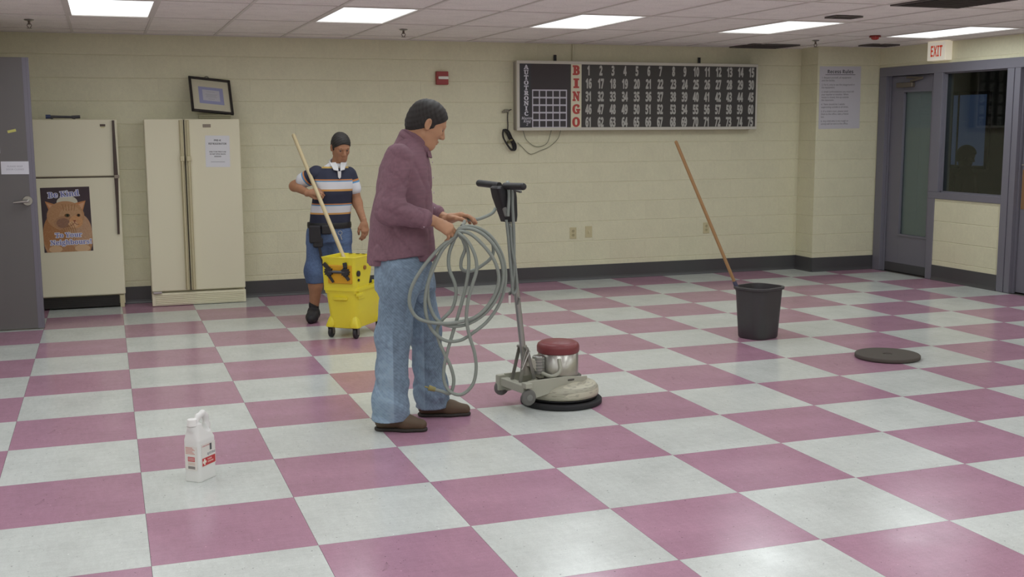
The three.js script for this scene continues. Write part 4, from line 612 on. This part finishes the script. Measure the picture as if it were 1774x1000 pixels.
// a head: centre, horizontal facing direction, downward pitch, roll and scale; returns skin and hair fields and a local-to-figure map
function headField(hc, F, pitch, s = 1, roll = 0) {
  F = nrm(F); const cp = Math.cos(pitch), sp = Math.sin(pitch), R0 = cross(F, [0, 1, 0]);
  let X = [F[0] * cp, -sp, F[2] * cp], Y0 = [F[0] * sp, cp, F[2] * sp], cr = Math.cos(roll), sr = Math.sin(roll);
  const Y = [0, 1, 2].map(i => Y0[i] * cr + R0[i] * sr), Z = [0, 1, 2].map(i => R0[i] * cr - Y0[i] * sr);
  const to = (f) => (x, y, z) => { const dx = (x - hc[0]) / s, dy = (y - hc[1]) / s, dz = (z - hc[2]) / s; return f(dx * X[0] + dy * X[1] + dz * X[2], dx * Y[0] + dy * Y[1] + dz * Y[2], dx * Z[0] + dy * Z[1] + dz * Z[2]) * s; };
  const at = p => [0, 1, 2].map(i => hc[i] + s * (X[i] * p[0] + Y[i] * p[1] + Z[i] * p[2]));
  const core = uni(.03, ell([0, .03, 0], [.098, .088, .075]), ell([-.03, -.015, 0], [.066, .072, .062]), ell([.036, -.042, 0], [.056, .074, .058]), cap([.062, -.098, -.012], [.062, -.098, .012], .024, .024), cap([-.036, -.045, 0], [-.004, -.115, 0], .052, .052));
  const jaw = uni(.02, cap([.0, -.066, .046], [.056, -.100, .016], .018, .017), cap([.0, -.066, -.046], [.056, -.100, -.016], .018, .017));
  const brow = uni(.01, cap([.084, .020, -.034], [.091, .022, -.008], .011, .011), cap([.084, .020, .034], [.091, .022, .008], .011, .011));
  const cheek = uni(.01, ell([.064, -.024, .038], [.022, .02, .018]), ell([.064, -.024, -.038], [.022, .02, .018]));
  const nose = uni(.008, cap([.092, .012, 0], [.112, -.030, 0], .0085, .0125), ell([.103, -.036, .012], [.010, .008, .008]), ell([.103, -.036, -.012], [.010, .008, .008]));
  const lips = uni(.004, ell([.091, -.063, 0], [.011, .0062, .023]), ell([.088, -.075, 0], [.0115, .0068, .020]));
  const sockets = [ell([.100, .002, .031], [.016, .011, .016]), ell([.100, .002, -.031], [.016, .011, .016])];
  const ears = [1, -1].map(q => { const o = ell([-.012, -.008, q * .079], [.0175, .030, .0095]), i = ell([-.008, -.006, q * .0895], [.010, .020, .0095]), l = cap([-.006, -.034, q * .077], [-.004, -.030, q * .075], .009, .009); return (x, y, z) => Math.max(smin(o(x, y, z), l(x, y, z), .008), -i(x, y, z)); });
  const skin = (x, y, z) => { let d = core(x, y, z); d = smin(d, jaw(x, y, z), .025); d = smin(d, brow(x, y, z), .016); d = smin(d, cheek(x, y, z), .02); d = smin(d, nose(x, y, z), .012); for (const q of sockets) { const a = -q(x, y, z), h = Math.max(.010 - Math.abs(d - a), 0) / .010; d = Math.max(d, a) + h * h * .0025; } d = smin(d, lips(x, y, z), .004); for (const q of ears) d = smin(d, q(x, y, z), .006); return d; };
  const shell = uni(.03, ell([-.002, .034, 0], [.106, .094, .081]), ell([-.036, -.016, 0], [.074, .080, .070]));
  const hair = (x, y, z) => { const edge = Math.max(-.018 + .80 * x + .35 * Math.max(0, x - .07), -.076) - y + .002 * Math.sin(z * 60), side = Math.abs(z) > .055 && x > -.005 && x < .03 ? -.018 : 0; return Math.max(shell(x, y, z) + .0016 * Math.sin(x * 210 + z * 90) * Math.sin(y * 190 + z * 150), edge + side); };
  return { skin: to(skin), hair: to(hair), at, X, Y, Z };
}
function faceParts(p, hd, s = 1) {
  for (const q of [1, -1]) {
    const e = mesh('eye', new THREE.SphereGeometry(.0105 * s, 14, 10).translate(...hd.at([.0785, .001, q * .031])), std(0x8d7f76, .5), p);
    mesh('iris', new THREE.SphereGeometry(.0066 * s, 10, 8).translate(...hd.at([.0842, -.002, q * .0305])), std(0x2a1d16, .5), e);
    mesh('eyebrow', [tube([[.0925, .020, q * .014], [.0945, .026, q * .028], [.083, .024, q * .045]].map(v => hd.at(v)), .0042 * s, 10, 6)], hairM, p);
  }
}

{ // worker in a plum shirt and jeans, coiling the cable
  const p = thing('person', 'man in plum long-sleeved shirt and jeans coiling a grey cable', 'person', P1, T1);
  const hd = headField([.059, 1.601, 0], [.955, 0, -.295], .44);
  const Wn = [.100, 1.103, .212], Wf = [.165, 1.092, -.115], Sn = [-.085, 1.425, .185], En = [-.135, 1.168, .262], Sf = [-.05, 1.425, -.19], Ef = [-.06, 1.175, -.255];
  const hN = handField(Wn, [.80, -.50, -.06], [.45, .62, .64], -1, .62), hF = handField(Wf, [.93, .16, .1], [-.25, .9, -.3], 1, .42);
  const limbs = uni(.03, loft([[.84, -.085, 0, .12, .155], [1.0, -.08, 0, .12, .15], [1.25, -.06, 0, .115, .165], [1.42, -.05, 0, .09, .15], [1.47, -.035, 0, .05, .06]]), cap([-.02, 1.44, 0], [.035, 1.56, 0], .054, .051),
    cap(Sn, En, .048, .040), cap(En, Wn, .041, .027), cap(Sf, Ef, .048, .040), cap(Ef, Wf, .041, .027),
    cap([-.095, .88, .085], [-.13, .48, .125], .078, .055), cap([-.13, .48, .125], [-.155, .08, .148], .052, .036), cap([-.03, .88, -.085], [.035, .48, -.115], .078, .055), cap([.035, .48, -.115], [.062, .08, -.14], .052, .036));
  const b = mesh('body', [nets(limbs, [-.3, .02, -.36], [.24, 1.62, .36], .011), nets(hd.skin, [-.12, 1.42, -.16], [.24, 1.75, .16], .0034), nets(hN, [.04, .92, .12], [.34, 1.2, .3], .003), nets(hF, [.1, .98, -.24], [.38, 1.2, .02], .003)], skin1, p);
  mesh('hair', nets(hd.hair, [-.12, 1.42, -.16], [.24, 1.78, .16], .0036), hairM, p);
  faceParts(p, hd);
  // shirt: loose body, sleeves with bunched elbows, collar, cuffs, placket
  const trunk = loft([[.868, -.084, 0, .186, .185], [.96, -.082, 0, .176, .180], [1.10, -.076, 0, .166, .180], [1.25, -.062, 0, .150, .188], [1.37, -.056, 0, .138, .195], [1.44, -.046, 0, .112, .175], [1.495, -.028, 0, .085, .118], [1.53, -.018, 0, .074, .08], [1.548, -.016, 0, .068, .07]]);
  const fold = (x, y, z) => .0055 * Math.sin(26 * z + 9 * x + 5 * y + 2 * Math.sin(7 * y)) * Math.max(0, 1.35 - y) + .004 * n3(x * 22, y * 15, z * 22) + .010 * Math.pow(1 - Math.abs(n3(x * 11 + 3, y * 7 + z * 3, z * 12)), 9);
  const arm = (S, E, Wc) => uni(.05, cap(S, E, .076, .066), cap(E, add(E, add(Wc, E, -1), .72), .067, .052));
  const sN = arm(Sn, En, Wn), sF = arm(Sf, Ef, Wf);
  const bunch = (x, y, z) => .0045 * Math.sin(70 * (y * .8 + x * .5) + 14 * z) * Math.exp(-(((x + .11) ** 2 + (y - 1.18) ** 2) / .012)) + .003 * n3(x * 34, y * 26, z * 30) + .009 * Math.pow(1 - Math.abs(n3(x * 16 + y * 10, y * 14 - x * 8, z * 14)), 9);
  const hem = (x, y, z) => .866 + .022 * Math.max(0, Math.sin((x + .1) * 9 + .6)) + (Math.abs(z) > .12 ? .03 : 0);
  const shirtF = (x, y, z) => { let d = trunk(x, y, z) + fold(x, y, z); d = Math.max(d, hem(x, y, z) - y); d = smin(d, sN(x, y, z) + bunch(x, y, z), .03); return smin(d, sF(x, y, z) + bunch(x, y, z), .03); };
  const shirtM = std(0x886571, .8, { map: clothTex });
  const shirt = mesh('shirt', nets(shirtF, [-.34, .84, -.38], [.22, 1.56, .38], .0075), shirtM, p);
  const ring = (c, n, r, h, th) => { const g = new THREE.TorusGeometry(r, th, 10, 40).scale(1, 1, h / th).translate(0, 0, 0); g.applyQuaternion(new THREE.Quaternion().setFromUnitVectors(V(0, 0, 1), V(...n).normalize())); return g.translate(...c); };
  mesh('collar', [ring([.002, 1.520, 0], [.58, .81, 0], .070, .026, .008), ring([-.004, 1.506, 0], [.60, .80, 0], .084, .020, .009)], shirtM, shirt);
  mesh('collar_point', [bar([.066, 1.468, .022], [.076, 1.425, .040], .034, .008), bar([.066, 1.468, -.022], [.076, 1.425, -.040], .034, .008)], shirtM, shirt);
  const cuffAt = (E, Wc, k) => add(E, add(Wc, E, -1), k);
  mesh('cuff', ring(cuffAt(En, Wn, .74), add(Wn, En, -1), .043, .022, .009), shirtM, shirt); mesh('cuff', ring(cuffAt(Ef, Wf, .74), add(Wf, Ef, -1), .043, .022, .009), shirtM, shirt);
  const btn = std(0xc9b9c0, .4); for (const y of [1.40, 1.32, 1.24, 1.16, 1.08]) mesh('button', cyl(.005, .005, .004, 0, 0, 0, 10).rotateZ(Math.PI / 2).translate(lerp(.094, .084, (y - 1.1) / .3) + .004, y, .004), btn, shirt);
  mesh('button', cyl(.005, .005, .004, 0, 0, 0, 10).rotateX(1.2).translate(...add(cuffAt(En, Wn, .74), [0, -.036, .034])), btn, shirt);
  // jeans
  const leg = (h, k, a, r) => uni(.05, cap(h, k, .108, .086), cap(k, [a[0], .13, a[2]], .086, .088), cap([a[0], .13, a[2]], [a[0], .06, a[2]], .088, .092));
  const jn = uni(.06, leg([-.092, .82, .080], [-.128, .50, .122], [-.152, .06, .150]), leg([-.025, .82, -.075], [.035, .50, -.112], [.066, .06, -.138]), loft([[.74, -.075, 0, .150, .150], [.90, -.08, 0, .145, .155], [.95, -.08, 0, .138, .15]]));
  const jf = (x, y, z) => Math.max(jn(x, y, z) + .005 * Math.sin(42 * y + 20 * x + 8 * Math.sin(9 * z)) * (y < .3 ? 1 : .35) + .004 * n3(x * 18, y * 12, z * 18) + .007 * Math.pow(1 - Math.abs(n3(x * 9, y * 10 + 2 * x, z * 9)), 9), (x < -.045 ? .058 : .05) - y);
  const jeans = mesh('jeans', nets(jf, [-.32, .03, -.30], [.22, .98, .30], .0075, (x, y, z) => [Math.atan2(x - (z > 0 ? -.13 : .03), z - (z > 0 ? .1 : -.1)) * .1, y]), std(0x93a7b8, .85, { map: denimTex }), p);
  const shoeM = std(0x5d4c3a, .6), soleM = std(0x35302c, .7);
  const shoe = (heel, toe) => {
    const d = nrm(add(toe, heel, -1)), L = Math.hypot(toe[0] - heel[0], toe[2] - heel[2]), q = k => add(heel, d, k * L), up = (v, h) => [v[0], h, v[2]];
    const f = uni(.03, cap(up(q(.13), .045), up(q(.32), .058), .036, .040), cap(up(q(.32), .060), up(q(.60), .046), .042, .040), cap(up(q(.60), .042), up(q(.87), .034), .040, .030), cap(up(q(.2), .06), up(q(.24), .10), .036, .034));
    const m = mesh('shoe', nets((x, y, z) => Math.max(f(x, y, z), .012 - y), [Math.min(heel[0], toe[0]) - .07, 0, Math.min(heel[2], toe[2]) - .07], [Math.max(heel[0], toe[0]) + .07, .15, Math.max(heel[2], toe[2]) + .07], .005), shoeM, p);
    const s2 = uni(.03, cap(up(q(.14), .0), up(q(.6), .0), .042, .044), cap(up(q(.6), .0), up(q(.86), .0), .044, .036));
    mesh('sole', nets((x, y, z) => Math.max(s2(x, 0, z), y - .018, .001 - y), [Math.min(heel[0], toe[0]) - .07, -.01, Math.min(heel[2], toe[2]) - .07], [Math.max(heel[0], toe[0]) + .07, .03, Math.max(heel[2], toe[2]) + .07], .005), soleM, m);
  };
  shoe([-.235, 0, .135], [.045, 0, .185]); shoe([-.012, 0, -.138], [.288, 0, -.130]);
}

const P2 = [2.28, 0, .95], T2 = -.189;
{ // worker in a striped polo, mopping
  const p = thing('person', 'man in striped polo and denim shorts holding a mop behind the yellow bucket', 'person', P2, T2);
  const hd = headField([.072, 1.432, .055], [.34, 0, .94], .42, .93, .05);
  const Sr = [-.150, 1.215, .0], Er = [-.312, 1.108, -.10], Wr = [-.190, 1.060, .125], Sl = [.150, 1.205, .0], El = [.197, .968, -.01], Wl = [.246, .815, .05];
  const hR = handField(Wr, [.86, .15, .42], [-.2, .5, .8], 1, .85, .95), hL = handField(Wl, [.10, -.97, .12], [.55, .1, .8], 1, .42, .95);
  const limbs = uni(.03, loft([[.70, -.04, 0, .14, .095], [.86, -.025, 0, .13, .09], [1.05, 0, .01, .135, .095], [1.2, .01, .01, .13, .085], [1.27, .03, .02, .06, .05]]), cap([.03, 1.22, .01], [.06, 1.36, .03], .052, .05),
    cap(Sr, Er, .044, .040), cap(Er, Wr, .041, .027), cap(Sl, El, .044, .038), cap(El, Wl, .039, .026),
    cap([-.115, .74, 0], [-.155, .40, .05], .075, .054), cap([-.155, .40, .05], [-.160, .30, .035], .052, .056), cap([-.160, .30, .035], [-.180, .085, .015], .056, .034), cap([.04, .74, 0], [.065, .40, .03], .075, .054), cap([.065, .40, .03], [.075, .085, -.05], .054, .034));
  mesh('body', [nets(limbs, [-.40, .05, -.2], [.32, 1.42, .24], .010), nets(hd.skin, [-.1, 1.25, -.13], [.25, 1.6, .23], .0034), nets(hR, [-.26, .96, .04], [.02, 1.16, .32], .003), nets(hL, [.16, .6, -.06], [.36, .88, .18], .003)], skin2, p);
  mesh('hair', nets(hd.hair, [-.12, 1.25, -.15], [.27, 1.62, .25], .0036), hairM, p);
  faceParts(p, hd, .93);
  // striped polo: dye bands by height of the cloth
  const bands = [[1.42, '#30344a'], [1.328, '#d9d9de'], [1.272, '#c7a55c'], [1.258, '#2b2e42'], [1.170, '#c9824a'], [1.160, '#5b93bf'], [1.151, '#d9d9de'], [1.090, '#cf9a58'], [1.074, '#2b2e42'], [.973, '#c9824a'], [.964, '#5b93bf'], [.955, '#d9d9de'], [.898, '#cf9a58'], [.884, '#2b2e42'], [.70, '#2b2e42']];
  const poloTex = canvasTex(64, 1024, (g, w, h) => { const Y = y => (1.42 - y) / .72 * h; bands.forEach(([y, c], i) => { g.fillStyle = c; g.fillRect(0, Y(y), w, (bands[i + 1] ? Y(bands[i + 1][0]) : h) - Y(y) + 1); }); });
  const trunk = loft([[.80, -.032, 0, .168, .118], [.88, -.026, 0, .163, .118], [1.05, 0, .012, .162, .125], [1.16, .008, .014, .168, .118], [1.225, .012, .01, .155, .10], [1.275, .028, .01, .095, .075], [1.30, .038, .016, .066, .066]]);
  const sleeveUv = (S, E, k) => { const d = add(E, S, -1), L = d[0] ** 2 + d[1] ** 2 + d[2] ** 2; return (x, y, z) => { const t = ((x - S[0]) * d[0] + (y - S[1]) * d[1] + (z - S[2]) * d[2]) / L; return [.5, (Math.max(1.10, Math.min(1.24, 1.163 - (t - k) * .16)) - .70) / .72]; }; };
  const slR = cap(add(Sr, [.02, -.005, 0]), add(Sr, add(Er, Sr, -1), .55), .070, .062), slL = cap(add(Sl, [-.02, -.005, 0]), add(Sl, add(El, Sl, -1), .5), .068, .058);
  const fold = (x, y, z) => .004 * n3(x * 20, y * 14, z * 20);
  const polo = mesh('polo_shirt', nets((x, y, z) => Math.max(trunk(x, y, z) + fold(x, y, z), -.2 + 0 * x), [-.24, .78, -.17], [.22, 1.32, .19], .0065, (x, y) => [.5, Math.max(0, Math.min(1, (y - .02 * 0 - .70) / .72))]), std(0xffffff, .8, { map: poloTex }), p);
  mesh('sleeve', nets((x, y, z) => slR(x, y, z) + fold(x, y, z), [-.36, 1.02, -.18], [-.02, 1.32, .12], .006, sleeveUv(Sr, Er, .30)), std(0xffffff, .8, { map: poloTex }), polo); mesh('sleeve', nets((x, y, z) => slL(x, y, z) + fold(x, y, z), [.04, 1.0, -.12], [.28, 1.32, .12], .006, sleeveUv(Sl, El, .22)), std(0xffffff, .8, { map: poloTex }), polo);
  const white = std(0xd9d9db, .75);
  const ring = (c, n, r, h, th) => { const g = new THREE.TorusGeometry(r, th, 10, 40).scale(1, 1, h / th); g.applyQuaternion(new THREE.Quaternion().setFromUnitVectors(V(0, 0, 1), V(...n).normalize())); return g.translate(...c); };
  mesh('collar', [ring([.046, 1.298, .022], [.06, .9, .42], .066, .02, .009), ...[[[-.018, .0], [.012, -.062], [.048, -.072], [.046, -.035], [.028, .004]], [[.112, .0], [.098, -.060], [.066, -.072], [.066, -.035], [.072, .004]]].map(q => extrude(q, .006, .002).rotateX(-.50).translate(0, 1.300, .084))], white, polo);
  mesh('placket', extrude([[.043, -.07], [.071, -.07], [.068, -.118], [.057, -.13], [.046, -.118]], .004, .001).rotateX(-.30).translate(0, 1.300, .098), std(0xc9c4c4, .75), polo);
  // denim shorts, belt, pouch
  const shF = uni(.05, loft([[.66, -.04, 0, .172, .118], [.76, -.04, 0, .172, .116], [.825, -.033, 0, .162, .112]]), cap([-.118, .70, .01], [-.158, .42, .04], .098, .084), cap([-.158, .42, .04], [-.160, .30, .035], .084, .078), cap([.042, .70, .0], [.066, .42, .03], .098, .084), cap([.066, .42, .03], [.070, .30, .02], .084, .078));
  const shorts = mesh('denim_shorts', nets((x, y, z) => Math.max(shF(x, y, z) + .005 * n3(x * 18, y * 13, z * 18), .318 - y), [-.30, .29, -.17], [.2, .86, .19], .007), std(0x62769a, .85, { map: denimTex }), p);
  mesh('belt', new THREE.TorusGeometry(1, .03, 6, 48).scale(.176, .124, .9).rotateX(Math.PI / 2).translate(-.036, .792, 0), M.black, p);
  mesh('tool_pouch', [rbb(-.20, -.105, .655, .80, .085, .155, .016), rbb(-.17, -.09, .62, .70, .10, .15, .014), rbb(-.10, -.02, .725, .80, .105, .14, .012), bar([-.125, .66, .14], [-.105, .53, .14], .022, .008), bar([-.105, .54, .14], [-.085, .43, .135], .02, .008)], std(0x2a282c, .7), p);
  mesh('key_ring', [new THREE.TorusGeometry(.016, .0025, 6, 18).translate(.05, .735, .128), rod([.05, .72, .128], [.062, .68, .13], .004)], M.chrome, p);
  const blk = std(0x28272a, .65);
  for (const [ax, az, tx, tz] of [[-.180, .0, -.200, .15], [.075, -.065, .10, .085]]) {
    mesh('sock', nets(cap([ax, .075, az + .015], [ax, .135, az + .018], .040, .042), [ax - .07, .02, az - .06], [ax + .07, .19, az + .09], .006), blk, p);
    const d = nrm([tx - ax, 0, tz - az]), h = [ax - d[0] * .05, 0, az - d[2] * .05], q = k => add(h, d, k * .26), up = (v, y) => [v[0], y, v[2]];
    const f = uni(.03, cap(up(q(.15), .045), up(q(.35), .06), .042, .044), cap(up(q(.35), .06), up(q(.65), .045), .046, .046), cap(up(q(.65), .042), up(q(.88), .036), .046, .036), cap(up(q(.22), .06), up(q(.26), .09), .042, .040));
    const s = mesh('shoe', nets((x, y, z) => Math.max(f(x, y, z), .002 - y), [ax - .16, -.01, az - .14], [ax + .16, .15, az + .30], .006), blk, p);
    mesh('laces', [.38, .46, .54].map(k => bar(add(up(q(k), .104 - (k - .38) * .12), cross(d, [0, 1, 0]), -.026), add(up(q(k), .104 - (k - .38) * .12), cross(d, [0, 1, 0]), .026), .006, .005)), std(0x48464a, .7), s);
  }
}
{ // his mop, its head down in the wringer
  const t = thing('wooden_mop', 'mop with a pale wooden handle held by the worker in the striped polo', 'mop', P2, T2), Hd = [-.122, 1.062, .18], Bt = [.057, .627, .6], at = k => [0, 1, 2].map(i => lerp(Hd[i], Bt[i], k));
  mesh('handle', [rod(at(-1.06), at(1.22), .016, .016, 16), new THREE.SphereGeometry(.016, 12, 8).translate(...at(-1.06))], std(0xc6b58f, .6), t);
  const g = []; for (let i = 0; i < 20; i++) { const a = rnd() * 6.28, r = .015 + rnd() * .03, c = at(1.22); g.push(tube([c, [c[0] + Math.cos(a) * r, c[1] - .03, c[2] + Math.sin(a) * r], [c[0] + Math.cos(a) * r * 1.2, c[1] - .065, c[2] + Math.sin(a) * r * 1.2]], .006, 8, 5)); }
  mesh('mop_yarn', g, std(0xaaa696, .9), t);
}
{ // figure dimly seen through the sidelight glass
  const p = thing('person', 'dark head and shoulders silhouetted behind the sidelight window glass', 'person', [10.4, 0, -1.0], -1.2);
  const hd = headField([0, 1.21, 0], [1, 0, 0], .25);
  const f = uni(.05, loft([[.6, 0, 0, .10, .13], [.8, 0, 0, .10, .15], [.98, 0, 0, .09, .17], [1.06, 0, 0, .05, .09]]), cap([0, 1.02, 0], [0, 1.15, 0], .05, .05), cap([0, .97, .16], [.02, .74, .21], .045, .04), cap([0, .97, -.16], [.02, .74, -.21], .045, .04), cap([.02, .74, .21], [.08, .55, .2], .04, .03), cap([.02, .74, -.21], [.08, .55, -.2], .04, .03), cap([0, .6, .07], [.01, .33, .08], .075, .055), cap([0, .6, -.07], [.01, .33, -.08], .075, .055), cap([.01, .33, .08], [-.01, .05, .085], .052, .038), cap([.01, .33, -.08], [-.01, .05, -.085], .052, .038), cap([-.01, .037, .085], [.11, .034, .09], .035, .032), cap([-.01, .037, -.085], [.11, .034, -.09], .035, .032));
  mesh('body', [nets(f, [-.2, -.01, -.3], [.3, 1.2, .3], .012), nets(hd.skin, [-.16, 1.02, -.13], [.17, 1.36, .13], .006)], std(0x4a3a33, .7), p);
  mesh('hair', nets((x, y, z) => hd.hair(x, y, z) - .012, [-.18, 1.02, -.15], [.19, 1.40, .15], .007), hairM, p);
}

renderer.render(scene, camera);
